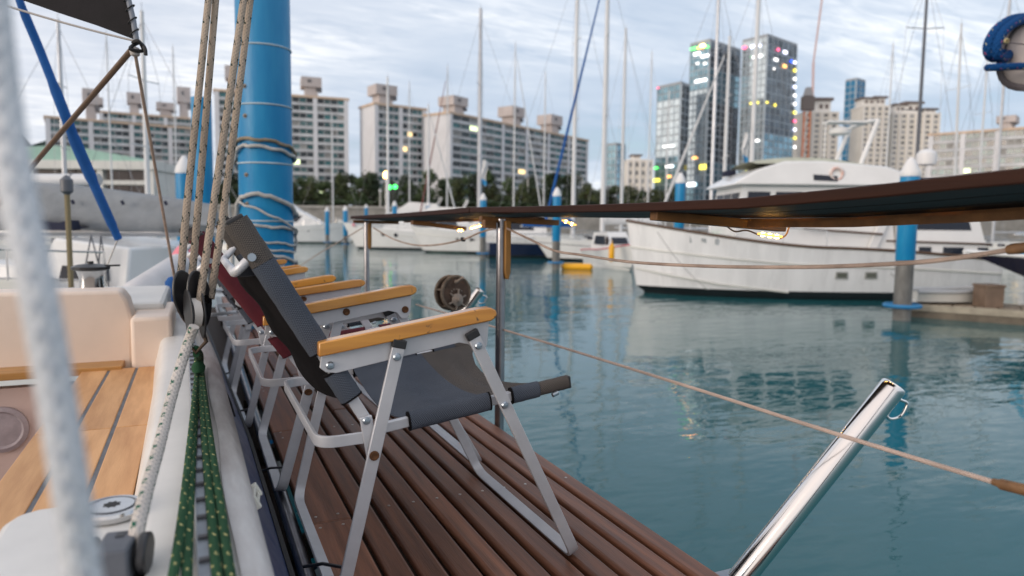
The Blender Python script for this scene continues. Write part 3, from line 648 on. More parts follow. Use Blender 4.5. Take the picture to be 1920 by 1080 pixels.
def rails(r, st, i0, i1, h=.6, every=2, name='guard_rail', mt=None, rad=.014):
    mt = mt or steel
    for sd in (1, -1):
        m = MB(); top = []
        for i in range(i0, i1+1):
            v = st[i][0][-1]; b = V((v.x, sd*v.y*.95, v.z)); top.append(b+V((0, 0, h)))
            if (i-i0) % every == 0: m.tube([b, b+V((0, 0, h))], rad, 5)
        m.tube(top, rad, 5); m.tube([p-V((0, 0, h*.48)) for p in top], rad*.7, 4); m.build(name, mt, r)
def rig(r, H, mx, L, fb, mt, mr=.085, boom=3.6, furl=None, spread=(.45, .72), cover=None, stays=True, fore=.49, bz=1.0, lean=0.0, mastname='mast'):
    zt = H; z0 = fb+.1; tp = V((mx+lean, 0, zt)); bt = V((mx, 0, z0-.4))
    m = MB().tube([bt, bt.lerp(tp, .6), tp], [mr, mr*.95, mr*.7], 10).build(mastname, mt, r)
    for f in spread:
        c = bt.lerp(tp, f); MB().tube([c+V((0, -.95, .06)), c, c+V((0, .95, .06))], .025, 6).build('spreader', mt, m)
    MB().tube([tp, tp+V((0, 0, .35))], .012, 5).build('masthead_aerial', wire, m)
    if boom:
        b = MB().tube([(mx-.1, 0, z0+bz), (mx-boom, 0, z0+bz+.05)], .06, 8).build('boom', mt, r)
        if cover: MB().tube([(mx-.05, 0, z0+bz+.28), (mx-boom*.5, 0, z0+bz+.2), (mx-boom*.97, 0, z0+bz+.13)], [.22, .18, .1], 10, flat=1.35).build('sail_cover', cover, b)
    if stays:
        bow = V((L*fore, 0, fb+.25)); hd = bt.lerp(tp, .97)
        MB().tube([hd, bow], .011, 5).build('forestay', wire, r)
        if furl: MB().tube([hd.lerp(bow, .06), hd.lerp(bow, .5), hd.lerp(bow, .94)], [.035, .075, .085], 8).build('furled_jib', furl, r)
        MB().tube([hd, (-L*.49, 0, fb+.1)], .010, 5).build('backstay', wire, r)
        for sd in (1, -1):
            c = bt.lerp(tp, spread[-1])+V((0, sd*.95, .06)); MB().tube([hd, c, (mx-.15, sd*1.25, fb)], .009, 5).build('shroud', wire, r)
    return m
SB = 'sailing boats moored in the marina'
def sailboat(label, xm, D, th, ytop, L=9.5, B=3.0, fb=(.95, .9, 1.2), hm=None, bm=None, mt=None, mr=.085, furl=None, cover=None, cabin=True, mxf=.06, name='sailing_boat', rail=True, lean=0.0, boom=3.6, stripe=None, spread=(.45, .72), fore=.49):
    rz = -YAW+th; p = bgpt(xm, D, 0); off = Matrix.Rotation(rz, 3, 'Z') @ V((L*mxf, 0, 0))
    r = thing(name, label, 'sailing boat', p-off, rz, SB)
    st = hull_geo(L, B, fb, tw=.7, rake=.9); build_hull(r, st, hm or gel, bm or boot, stripe=stripe)
    zd = fb[1]
    if cabin:
        c, yw = house(r, 'cabin', gel2, [(-L*.12, zd-.05), (-L*.10, zd+.46), (L*.10, zd+.38), (L*.26, zd-.05)], B*.30, B*.25)
        for k in range(3): side_win(c, yw, [(-L*.07+k*.75, zd+.14), (-L*.07+k*.75+.5, zd+.14), (-L*.07+k*.75+.46, zd+.32), (-L*.07+k*.75+.04, zd+.32)])
        house(r, 'cockpit_coaming', gel2, [(-L*.40, zd-.05), (-L*.40, zd+.26), (-L*.125, zd+.32), (-L*.125, zd-.05)], B*.33, B*.31)
    if rail: rails(r, st, 1, 17, every=3)
    H = zpix(xm, ytop, D) if ytop is not None else 15
    rig(r, H, L*mxf, L, zd, mt or aluw, mr, boom, furl, spread, cover, lean=lean, fore=fore)
    return r
R180 = pi
sailboat('white sailing boat whose slim mast carries an orange lamp', 728, 62, R180*.9, 150, L=8.5, mr=.12)
sailboat('sailing boat with a short white mast left of the table joint', 803, 66, .25, 200, L=7.5, furl=whitec, mr=.10)
sailboat('sailing boat with tall grey mast and a light blue flag', 898, 52, R180*.94, 28, L=11, mt=alu, mr=.17, spread=(.38, .68))
sailboat('navy-hulled sailing boat with bare mast behind the white sloop', 1073, 47, .2, -60, L=10.5, hm=navy, mr=.15, cover=bluc)
sailboat('white sloop with blue furled jib near the yellow float', 1128, 42, R180*1.0, -70, L=8.3, fb=(1.25, 1.15, 1.45), B=2.9, mr=.15, furl=bluc, cover=whitec, mxf=.05, stripe=(.72, .02, navy))
sailboat('sailing boat with a short pale mast right of the blue furled jib', 1163, 62, R180*1.1, 63, L=9, mr=.15, spread=(.55,))
sailboat('sailing boat with pale mast left of the white furled jib', 1329, 41, .15, -40, L=10, mr=.12, mt=alu)
sailboat('sailing boat with thick white furled jib in front of the glass towers', 1352, 38, R180*.97, 78, L=9.2, mr=.11, furl=whitec, cover=bluc)
sailboat('sailing boat with tall pale mast before the tallest glass tower', 1402, 46, .1, -50, L=11, mr=.17)
sailboat('sailing boat with dark mast and wide spreaders right of the cream flats', 1706, 36, R180*1.5, -40, L=11, mt=alud, mr=.09, spread=(.52, .8))
sailboat('sailing boat with a thin raked mast right of the radar dome', 1783, 52, .3, 56, L=8.5, mr=.10, lean=-.5)
sailboat('sailing boat with slim grey mast near the right edge', 1858, 49, R180*.9, -30, L=10, mt=alu, mr=.10)
sailboat('sailing boat with a short thin mast at the far right', 1826, 66, .2, 120, L=8, mr=.10)
sailboat('sailing boat with grey mast behind the brown awning pole', 129, 33, .3, 48, L=9.5, mt=alu, mr=.11)
sailboat('sailing boat with pale mast left of the slanting ropes', 282, 30, R180*.95, 33, L=9.5, mr=.11, furl=None)
for lb, xm, D_, th_, yt, kw in (('far sailing boat with thin mast at the left end of the pines', 335, 74, .2, 95, {}), ('far sailing boat with thin mast left of the harbour building corner', 214, 70, R180, 70, {}), ('far sailing boat right of the big blue pile', 625, 86, .1, 215, {}),
        ('far sailing boat with slim mast between the two motor yachts', 768, 88, R180*.95, 160, {}), ('far sailing boat with maroon furled jib left of the tall grey mast', 838, 82, R180*.97, 130, {'furl': mar}), ('far sailing boat between the tall grey mast and blue jib', 962, 78, .15, 90, {'furl': whitec}),
        ('far sailing boat with thin mast left of the two bare masts', 1018, 84, R180*1.03, 140, {'cover': bluc}), ('far sailing boat right of the short pale mast', 1212, 76, .12, 105, {}), ('far sailing boat with thin mast left of the white-capped pile', 1246, 80, R180, 175, {}), ('far sailing boat with thin mast behind the radar arch', 1652, 70, .1, 90, {})):
    sailboat(lb, xm, D_, th_, yt, L=8.5, mr=.085, rail=False, **kw)
# slim lamp on the white mast; traffic signal in the trees
t_ = thing('street_lamp', 'orange street lamp on a slim post before the pines', 'street lamp', bgpt(724, 106, 0), -YAW)
zt = zpix(724, 334, 106); MB().tube([(0, 0, 0), (0, 0, zt)], .07, 8).build('post', alu, t_)
MB().lathe([(.05, zt-.1), (.38, zt), (.42, zt+.5), (.25, zt+.9), (.02, zt+1.0)], 10).build('lantern', mat('lamp_orange', (1, .6, .25), .4, emit=((1, .52, .16), 6)), t_)
t_ = thing('traffic_signal', 'traffic signal showing two green lights in front of the pines', 'traffic light', bgpt(736, 110, 3.3), -YAW)
zt = zpix(736, 351, 110)-3.3; MB().tube([(0, 0.2, 0), (0, 0.2, zt)], .06, 8).build('post', alud, t_); MB().lim((-1.05, -.1, zt-.4), (1.05, .19, zt+.4)).build('housing', alud, t_, 0)
for dx in (-.4, .45): MB().lathe([(.3, 0), (.3, .06), (.1, .1)], 12, Matrix.Rotation(pi/2, 3, 'X'), (dx, -.10, zt+.1*dx)).build('green_light', mat('signal_green', (.05, 1, .2), .4, emit=((.03, 1, .10), 5)), t_)
t_ = thing('promenade_lamp', 'unlit globe lamp post on the promenade', 'lamp post', bgpt(713, 112, 5.0), -YAW)
zt = zpix(713, 361, 112)-5; MB().tube([(0, 0, 0), (0, 0, zt)], .09, 8).build('post', hbw, t_); MB().lathe([(.03, zt), (.22, zt+.12), (.26, zt+.3), (.15, zt+.46), (.01, zt+.5)], 10).build('globe', pwhite, t_)
# flags
def flag(label, x, y, D, wpx, hpx, m1, m2):
    p = bgpt(x, D, 0); z = zpix(x, y, D); w_, h = wpx*D/FPX, hpx*D/FPX
    f = MB(); f.loft([[V((w_*(i/5)*(1-.25*j/6)+.05*sin(j), .10*sin(i*1.5+j*.6), z-h*j/6-.3*(i/5)*h*.3)) for i in range(6)] for j in range(7)], closed=False)
    t_ = thing('flag', label, 'flag', p, -YAW); a = f.build('upper_cloth', m1, t_); 
    g = MB(); g.loft([[V((w_*(i/5)*.75+.05*sin(6+j), .10*sin(i*1.5+(6+j)*.6), z-h-h*.28*j/2-.3*(i/5)*h*.3)) for i in range(6)] for j in range(3)], closed=False); g.build('lower_cloth', m2, t_)
sky_c = mat('light_blue_flag', (.05, .32, .62), .8)
flag('white and light blue flag hanging beside the tall grey mast', 902, 300, 51.8, 11, 36, whitec, sky_c)
flag('white and light blue flag hanging on the forestay before the trawler', 1384, 250, 37, 11, 42, whitec, sky_c)
# --- motor yachts, mid distance
MYG = 'white motor yachts beyond the table'
def motoryacht(label, xb, D, th, L, B, fb, prof, wins, bridge=None, hm=None, bm=None, ports=(), rail=True, extra=None, grp=MYG):
    """xb = pixel column of the bow at the waterline"""
    rz = -YAW+th; p = bgpt(xb, D, 0); off = Matrix.Rotation(rz, 3, 'Z') @ V((L/2, 0, 0))
    r = thing('motor_yacht', label, 'motor boat', p-off, rz, grp)
    st = hull_geo(L, B, fb, tw=.86, rake=1.1, full=2.4, flare=.14); build_hull(r, st, hm or gel, bm or bootg, stripe=(.70, .03, gel2))
    c, yw = house(r, 'cabin', gel, prof, B*.38, B*.30)
    for w_ in wins: side_win(c, yw, w_)
    if bridge:
        b, y2 = house(r, 'flybridge', gel, bridge, B*.31, B*.27)
        zt = max(q[1] for q in bridge); xa = min(q[0] for q in bridge)
        MB().tube([(xa+.3, -B*.25, zt-.2), (xa-.1, -B*.24, zt+.6), (xa-.1, B*.24, zt+.6), (xa+.3, B*.25, zt-.2)], .05, 7).build('radar_arch', gel, r)
    for (x, z) in ports:
        for sd in (1, -1):
            k = min(range(len(st)), key=lambda i: abs(st[i][0][3].x-x)); y = st[k][0][4].y
            MB().lathe([(.17, 0), (.17, .04), (.12, .05)], 12, Matrix.Rotation(-sd*pi/2, 3, 'X'), (x, sd*(y-.015), z)).build('porthole', dglass, r)
    if rail: rails(r, st, 9, 17, .55, 2)
    return r
motoryacht('white motor yacht with three portholes beside the big blue pile', 668, 75, .05, 13.5, 4, (1.6, 1.8, 2.5), [(-5, 1.5), (-4.6, 3.2), (1.2, 3.3), (3.6, 1.9), (3.6, 1.6)], [[(-4, 2.2), (.8, 2.2), (1.4, 2.9), (-3.8, 2.9)]], [(-4.4, 3.25), (-4.2, 4.1), (-.2, 4.2), (1.0, 3.3)], ports=((.2, 1.35), (2.0, 1.38), (3.9, 1.45)))
motoryacht('white motor yacht with raked cabin below the far end of the table', 655, 59, R180*1.0, 11.5, 3.7, (1.3, 1.5, 2.2), [(-4.6, 1.3), (-4.4, 2.7), (.4, 2.8), (2.8, 1.8), (2.8, 1.4)], [[(-3.6, 1.9), (.0, 1.9), (.5, 2.5), (-3.4, 2.5)]], [(-4.2, 2.75), (-4.0, 3.5), (-1.2, 3.6), (.0, 2.8)], ports=((1.5, 1.2), (2.6, 1.25)), bm=boot)
motoryacht('white motor yacht lying left of the first table post', 783, 52, R180*1.02, 10.5, 3.5, (1.2, 1.4, 2.0), [(-4.4, 1.2), (-4.2, 2.5), (.4, 2.6), (2.6, 1.7), (2.6, 1.3)], [[(-3.4, 1.75), (.0, 1.75), (.5, 2.35), (-3.2, 2.35)]], None, ports=((1.2, 1.0), (2.2, 1.05)))
motoryacht('white cruiser with tall cabin behind the second blue pile', 640, 84, R180*1.0, 14, 4.2, (1.7, 1.9, 2.6), [(-5.5, 1.7), (-5.2, 3.6), (.5, 3.7), (3.5, 2.1), (3.5, 1.7)], [[(-4.5, 2.5), (.3, 2.5), (1.0, 3.2), (-4.2, 3.2)]], [(-5, 3.65), (-4.7, 4.6), (-1.4, 4.8), (.2, 3.7)])
# small boat seen bow-on with yellow fender
p = bgpt(1150, 32.5, 0); r = thing('small_motor_boat', 'small round-bowed white boat seen bow-on with yellow fender', 'motor boat', p+Matrix.Rotation(-YAW, 3, 'Z') @ V((.3, 2.6, 0)), -YAW-pi/2+.25)
st = hull_geo(5.2, 1.75, (.8, .9, 1.25), tw=.85, rake=.35, full=3.4, flare=.22); build_hull(r, st, gel, gel, rail=mat('red_stripe', (.5, .03, .06), .5), rail_r=.03)
c, yw = house(r, 'cabin', gel, [(-1.4, .8), (-1.3, 1.75), (.5, 1.8), (1.2, .9)], .65, .5); side_win(c, yw, [(-1.0, 1.15), (.5, 1.15), (.3, 1.6), (-1.0, 1.6)])
MB().box((.92, 0, 1.38), (.05, .8, .36), Matrix.Rotation(-.65, 3, 'Y')).build('windscreen', dglass, r, 0)
yel = mat('yellow_plastic', (.85, .42, .01), .45)
f = bgpt(1146, 32.3, 0); f = MB().lathe([(.02, .42), (.10, .47), (.135, .6), (.135, 1.1), (.10, 1.22), (.03, 1.3), (.015, 1.42)], 14, None, f).build('fender', yel); tag(f, 'yellow cylinder fender hanging at the bow of the small round white boat', 'fender')
f = bgpt(1137, 32.2, 0); f = MB().lathe([(.02, 1.2), (.07, 1.22), (.085, 1.3), (.085, 1.5), (.03, 1.62)], 12, None, f).build('life_jacket_bag', mat('dark_bag', (.04, .03, .03), .8)); tag(f, 'dark bag hanging above the yellow fender of the small boat', 'bag')
a = bgpt(1052, 33.3, 0); b = bgpt(1112, 33.0, 0)
fl = MB().tube([a+V((0, 0, .12)), a.lerp(b, .08)+V((0, 0, .12)), a.lerp(b, .92)+V((0, 0, .12)), b+V((0, 0, .12))], [.05, .17, .17, .05], 12).build('yellow_float', yel); tag(fl, 'long yellow float floating beside the blue pile in front of the white sloop', 'float')
def buoy(label, x, y, D, rad, c, n='ball_fender'):
    q = at_D(x, y, D); tag(MB().lathe([(.02, -rad), (rad*.6, -rad*.8), (rad*.95, -rad*.3), (rad*.95, rad*.3), (rad*.6, rad*.8), (.03, rad), (.02, rad*1.25)], 14, None, q).build(n, c), label, 'fender')
pink = mat('pink_fender', (.75, .22, .28), .5)
buoy('small pink ball fender below the far end of the table', 663, 422, 58, .13, pink)
# dinghy at the pontoon and brown dock box
r = thing('dinghy', 'small grey-white tender lying on the pontoon behind the nearest blue pile', 'boat', bgpt(1775, 16.6, .302), -YAW+.05)
st = hull_geo(1.9, .8, (.30, .30, .42), tw=.9, rake=.15, n=12, keel=.0, zb=.06); P = lambda v: V((v.x, -v.y, v.z))
h = MB()
for sd in (1, -1): h.loft([[(v if sd > 0 else P(v)) for v in [V((s_[0][0].x, 0, .012))]+s_[0]] for s_ in st], closed=False)
h.build('hull', gel2, r)
for sd in (1, -1): MB().tube([V((s_[0][-1].x, sd*s_[0][-1].y, s_[0][-1].z)) for s_ in st], .05, 8).build('side_tube', mat('tender_grey', (.40, .42, .44), .6), r)
MB().lim((-.2, -.36, .2), (.1, .36, .24)).build('thwart', gel2, r, 0)
a = bgpt(1853, 15.9, .30); r = thing('dock_box', 'brown box standing on the pontoon by the navy bow', 'box', a, -YAW)
bb = mat('dock_box_brown', (.20, .14, .10), .7, var=.3, vscale=4); MB().lim((-.21, -.2, .002), (.21, .25, .46)).build('body', bb, r, 0, bevel=.01); MB().lim((-.23, -.22, .463), (.23, .27, .52)).build('lid', bb, r, 0, bevel=.01)
# ------------------------------------------------------------------ the white trawler
TL = 10.5; TB = 3.7; TD = 21.7; rz = -YAW+pi
p = bgpt(1188, TD, 0); r = thing('trawler_yacht', 'big white trawler yacht with flybridge, dark boot stripe and teak rail', 'motor boat', p-Matrix.Rotation(rz, 3, 'Z') @ V((TL/2-.1, 0, 0)), rz)
st = hull_geo(TL, TB, (1.18, 1.5, 2.22), tw=.86, rake=.35, full=2.6, flare=.10, n=26, zb=.23, rows=8)
build_hull(r, st, mat('trawler_hull_white', (.80, .815, .83), .28, var=.14, vscale=.8, stretch=(2.5, 2.5, .35), coat=.3, rvar=.08), boot, rail=teakd, rail_r=.045, stripe=(.60, .035, gel2))
X_ = lambda px: TL/2-(px-1188)/64.0; Z_ = lambda y, px=1500: 2+(425+.012*(px-960)-y)/64.0
pts = [V((X_(px)*1.0, 0, Z_(y, px))) for px, y in ((1196, 507), (1260, 519), (1340, 533), (1463, 546))]
for sd in (1, -1):
    pp = []
    for v in pts:
        k = min(range(len(st)), key=lambda i: abs(st[i][0][2].x-v.x)); s_ = st[k][0]; j = max(0, min(7, int((v.z-.18)/(s_[-1].z-.18)*8))); pp.append(V((v.x, sd*(s_[j].y+.02), v.z)))
    MB().tube(pp, .035, 6).build('spray_rail', gel2, r)
def hull_y(x, z):
    k = min(range(len(st)), key=lambda i: abs(st[i][0][4].x-x)); s_ = st[k][0]; j = min(range(len(s_)), key=lambda i: abs(s_[i].z-z)); return s_[j].y
for px in (1556, 1610):
    for sd in (1, -1):
        x, z = X_(px), Z_(514, px); y = hull_y(x, z)
        pt = MB().box((x, sd*(y+.0), z), (.36, .05, .21)).build('hull_port', mat('port_frame', (.30, .31, .30), .4), r, 0, bevel=.01); MB().box((x, sd*(y+.012), z), (.27, .05, .13)).build('port_glass', mat('port_glass', (.10, .11, .09), .2), pt, 0)
# pale painted name on the bow
nm = mat('bow_name_paint', (.38, .41, .42), .5)
for sd in (1, -1):
    m_ = MB(); x = X_(1288)
    for k, (wd, hg) in enumerate(((.06, .22), (.05, .16), (.05, .16), (.03, .12), (.07, .13), (.07, .15), (0, 0), (.08, .16))):
        if wd:
            z = Z_(448+k*.6, 1300); y = hull_y(x, z)+.004
            m_.box((x, sd*y, z), (wd, .012, hg)); m_.box((x-.03, sd*y, z+hg*.2), (wd*.8, .0122, hg*.3))
        x -= .095
    m_.build('name_lettering', nm, r, 0)
W_, yw = house(r, 'wheelhouse', gel, [(X_(1362), 1.35), (X_(1378), 3.28), (X_(1650), 3.28), (X_(1665), 1.2)], 1.42, 1.30)
for a, b in ((1384, 1430), (1436, 1490), (1496, 1552), (1558, 1600)): side_win(W_, yw, [(X_(a), 2.35), (X_(b), 2.35), (X_(b-2), 3.1), (X_(a+3), 3.1)])
for k in range(3):
    y0 = -1.15+k*.78; zz = ((2.3, X_(1371)), (3.08, X_(1376)))
    MB().loft([[V((zz[0][1]+.012, y0, zz[0][0])), V((zz[0][1]+.012, y0+.68, zz[0][0])), V((zz[1][1]+.012, y0+.68, zz[1][0])), V((zz[1][1]+.012, y0, zz[1][0]))], [V((zz[0][1]-.02, y0, zz[0][0])), V((zz[0][1]-.02, y0+.68, zz[0][0])), V((zz[1][1]-.02, y0+.68, zz[1][0])), V((zz[1][1]-.02, y0, zz[1][0]))]]).build('windscreen', dglass, W_, 0)
FB, y2 = house(r, 'flybridge', gel, [(X_(1356), 3.285), (X_(1366), 3.42), (X_(1400), 3.72), (X_(1452), 3.98), (X_(1520), 4.0), (X_(1640), 3.86), (X_(1668), 3.70), (X_(1668), 3.285)], 1.55, 1.38, bevel=.05, sm=50)
side_win(FB, y2, [(X_(1502), 3.43), (X_(1546), 3.40), (X_(1546), 3.56), (X_(1502), 3.6)], name='side_vent')
tag(FB, 'white moulded flybridge with dark side vent')
MB().box((X_(1396), -1.0, 3.80), (.36, .35, .17), Matrix.Rotation(.15, 3, 'Y')).build('searchlight', navyc, r, 0, bevel=.03)
can = mat('sage_canvas', (.50, .51, .40), .85, var=.2, vscale=3, bump=.4, bscale=5, bdist=.03)
MB().loft([[V((X_(1402)-3.2*i/8, y, 3.90+.30*sin(pi*(i+.5)/9)**.5*(1-.9*(abs(y)/1.2)**3))) for y in (-1.2, -1.0, -.6, 0, .6, 1.0, 1.2)] for i in range(9)], closed=False).build('bridge_cover', can, r)
MB().lim((X_(1590), -.8, 3.93), (X_(1562), .8, 4.06)).build('instrument_pod', navyc, r, 0, bevel=.03)
S_, y3 = house(r, 'saloon', gel, [(X_(1664), 1.1), (X_(1664), 2.62), (X_(1812), 2.55), (X_(1836), 1.1)], 1.55, 1.40)
side_win(S_, y3, [(X_(1672), 2.05), (X_(1800), 2.05), (X_(1794), 2.42), (X_(1672), 2.45)])
for a, b in ((1703, 1726), (1748, 1786), (1812, 1832)): side_win(S_, y3, [(X_(a), 1.36), (X_(b), 1.36), (X_(b), 1.56), (X_(a), 1.56)])
MB().lim((X_(1838), -1.5, 2.63), (X_(1640), 1.5, 2.72)).build('boat_deck', gel, r, 0, bevel=.02)
for sd in (1, -1): MB().bar((X_(1612), sd*1.5, 1.3), (X_(1645), sd*1.46, 2.62), .1, .22).build('side_strut', gel, r, 0)
for sd in (1, -1): MB().tube([(X_(1487), sd*1.58, Z_(429, 1487)), (X_(1560), sd*1.62, Z_(434, 1560)), (X_(1630), sd*1.64, Z_(439, 1630))], .035, 7).build('hand_rail', teakd, r)
for sd in (1, -1): MB().tube([(X_(1640), sd*1.585, 1.72), (X_(1832), sd*1.56, 1.66)], .03, 7).build('hand_rail', teakd, r)
MB().loft([[V((X_(1662)-i*.45, y, 3.55+.30*(1-(y/1.25)**2)*.7-.03*i)) for y in (-1.25, -.9, 0, .9, 1.25)] for i in range(5)], closed=False).build('aft_bimini', navyc, r)
for sx in (1672, 1785):
    for sd in (1, -1): MB().tube([(X_(sx), sd*1.22, 2.72), (X_(sx), sd*1.22, 3.42)], .018, 6).build('bimini_pole', steel, r)
MB().tube([(X_(1605), -.9, 3.9), (X_(1636), -.85, 5.25), (X_(1640), 0, 5.32), (X_(1636), .85, 5.25), (X_(1605), .9, 3.9)], .065, 9).build('radar_mast', gel, r)
MB().bar((X_(1640), 0, 5.3), (X_(1562), 0, 5.3), .5, .06).build('radar_platform', gel, r, 0)
MB().lathe([(.10, 4.9), (.30, 4.95), (.32, 5.05), (.2, 5.15), (.05, 5.18)], 14, None, (X_(1590), 0, 0)).build('radar_scanner', gel, r)
MB().tube([(X_(1562), 0, 5.3), (X_(1562), 0, 3.9)], .02, 6).build('stay_tube', gel, r)
MB().tube([(X_(1752), .3, 2.72), (X_(1752), .3, 4.05)], .03, 8).build('dome_post', gel, r)
MB().lathe([(.05, 4.0), (.27, 4.02), (.29, 4.2), (.27, 4.36), (.16, 4.46), (.02, 4.5)], 18, None, (X_(1752), .3, 0)).build('satellite_dome', pwhite, r)
rb = MB().tube([V((X_(1545)+.17*cos(a_), 1.48, 3.62+.17*sin(a_))) for a_ in [2*pi*i/16 for i in range(17)]], .045, 8).build('lifebuoy', mat('lifebuoy_white', (.75, .73, .70), .5, var=.6, vscale=9, col2=(.62, .36, .30)), r)
m_ = MB(); st_top = []
for i in range(12, 26): v = st[i][0][-1]; st_top.append(V((v.x, 0, v.z)))
for sd in (1, -1):
    m2 = MB()
    for i in range(13, 26, 3): v = st[i][0][-1]; m2.tube([(v.x, sd*v.y, v.z), (v.x, sd*v.y*.97, v.z+.5)], .015, 6)
    m2.tube([V((st[i][0][-1].x, sd*st[i][0][-1].y*.97, st[i][0][-1].z+.5)) for i in range(13, 27)], .018, 6); m2.build('bow_rail', steel, r)
# trawler mooring lines
for k, (pa, pb) in enumerate((((1232, 434), (1330, 492)), ((1640, 472), (1720, 500)))):
    a = at_D(*pa, 20.2); b = at_D(pb[0], pb[1], 19.4)
    tag(MB().tube(sag(a, V((b.x, b.y, .3)), .15), .012, 6).build('mooring_line', mat('grey_line', (.35, .36, .36), .8)), ('thin mooring line from the bow of the white trawler', 'thin mooring line amidships on the white trawler')[k], 'rope')
# navy-hulled boat on the far right, only its bow in view
r = thing('navy_motor_yacht', 'navy-hulled yacht with white bottom, only its flared bow in view', 'motor boat', bgpt(1842, 16.0, 0)-Matrix.Rotation(-YAW+pi+.12, 3, 'Z') @ V((5.55, 0, 0)), -YAW+pi+.12)
st = hull_geo(10, 3.2, (1.1, 1.2, 1.55), tw=.8, rake=2.2, full=2.2, flare=.16, zb=.75, n=20)
for sec, low in st:
    for k, v in enumerate(low): pass
build_hull(r, st, navy, gel, rail=gel, rail_r=.05)
c, yw = house(r, 'cabin', gel, [(-3.5, 1.1), (-3.2, 2.1), (1.6, 2.0), (3.0, 1.3)], 1.2, .95); side_win(c, yw, [(-2.8, 1.55), (1.5, 1.55), (1.2, 1.85), (-2.6, 1.85)])
MB().tube([(4.9, 0, 1.95), (4.3, -.45, 2.0), (3.2, -.8, 2.0), (1.5, -1.1, 1.95)], .016, 6).build('pulpit_rail', steel, r); MB().tube([(4.9, 0, 1.95), (4.3, .45, 2.0), (3.2, .8, 2.0), (1.5, 1.1, 1.95)], .016, 6).build('pulpit_rail', steel, r)
MB().loft([[V((4.0-i*.5, y, 1.62+.12*sin(i*2.1)+.12*(1-(y/.6)**2))) for y in (-.6, -.3, 0, .3, .6)] for i in range(5)], closed=False).build('red_cover', redc, r)
MB().tube([(4.6, 0, 1.5), (4.2, 0, 2.4), (3.2, 0, 2.5)], .10, 10).build('light_blue_board', mat('light_blue_board', (.15, .45, .70), .5), r)
# ------------------------------------------------------------------ near yacht on the left with grey boom cover
LD = 8.6
p = bgpt(240, LD, 0); r = thing('neighbouring_yacht', 'neighbouring white yacht with long grey sail cover on its boom', 'sailing boat', p, -YAW+pi-.02)
# local x points to photo-left; px -> local
XL = lambda px: -(px-240)*LD/FPX; ZL = lambda y, d=0.0: 2+(416-y)*(LD+d)/FPX
st = hull_geo(9.4, 3.1, (1.05, 1.12, 1.4), tw=.75, rake=.9, n=20)
st = [([v+V((3.75, 0, 0)) for v in a_], [v+V((3.75, 0, 0)) for v in b_]) for a_, b_ in st]; build_hull(r, st, gel, boot, rail=alu, rail_r=.025)
cover_pts = [(-60, 352, 445), (70, 346, 434), (140, 348, 432), (220, 356, 437), (300, 366, 436), (360, 374, 437), (410, 382, 437)]
rings = []
for k, (px, yt, yb) in enumerate(cover_pts):
    x = XL(px); zt, zb_ = ZL(yt), ZL(yb); h = zt-zb_; ring = []
    for i in range(16):
        a = 2*pi*i/16; ww = .14+.05*(sin(a) < 0); ring.append(V((x, cos(a)*ww*(1+.12*sin(i*3.1+k*2)), (zt+zb_)/2+sin(a)*h/2)))
    rings.append(ring)
fr = []
for k in range(len(rings)-1):
    for q in range(4): fr.append([a.lerp(b, q/4)+V((0, .012*sin(7*k+q*2.3+i), 0)) for i, (a, b) in enumerate(zip(rings[k], rings[k+1]))])
fr.append(rings[-1])
MB().loft(fr).build('sail_cover', greyc, r, 60)
for px in (78, 172, 262, 340): MB().bar((XL(px), .2, ZL(385)), (XL(px)+.02, .205, ZL(378)), .02, .03).build('cover_loop', navyc, r, 0)
MB().tube([(XL(-200), 0, ZL(436)), (XL(430), 0, ZL(430))], .07, 10).build('boom', alu, r)
MB().loft([[V((XL(px), y, ZL(yt)+.02-.03*abs(y)*3)) for y in (-.35, 0, .35)] for px, yt in ((70, 415), (110, 420), (150, 422), (190, 428))], closed=False).build('dark_awning', navyc, r)
MB().prism([(XL(75), ZL(432)), (XL(185), ZL(432)), (XL(182), ZL(414)), (XL(160), ZL(420)), (XL(120), ZL(416)), (XL(80), ZL(412))], 1, .22, .42).build('cockpit_tent', navyc, r, 0)
c, yw = house(r, 'cabin', gel, [(XL(330), 1.05), (XL(330), 1.72), (XL(200), 1.82), (XL(180), 1.5), (XL(60), 1.55), (XL(40), 1.05)], 1.0, .85, bevel=.03)
for a, b in ((215, 250), (262, 300)): side_win(c, yw, [(XL(a), 1.36), (XL(b), 1.36), (XL(b)+.03, 1.52), (XL(a)-.03, 1.52)])
rails(r, st, 1, 19, .62, 2, rad=.012)
for px in (88, 118, 150, 215, 275, 310):     # deck gear
    MB().lathe([(.06, 0), (.065, .03), (.04, .06), (.045, .13), (.06, .15), (.02, .17)], 12, None, (XL(px), 1.15, 1.10)).build('winch', steel if px % 4 else alud, r)
for a, b in ((255, 300), (282, 305)): MB().tube([(XL(a), 1.0, 1.2), (XL((a+b)/2), 1.0, 1.85), (XL(b), 1.0, 1.2)], .012, 6).build('stand_frame', alud, r)
for k in range(6): MB().tube(sag((XL(70+k*50), 1.3, 1.15), (XL(118+k*50), .9, 1.2), -.03), .012, 6).build('deck_line', (navyc, whitec, alud)[k % 3], r)
MB().lim((XL(205), .9, 1.06), (XL(150), 1.3, 1.40)).build('locker', gel2, r, 0, bevel=.03)
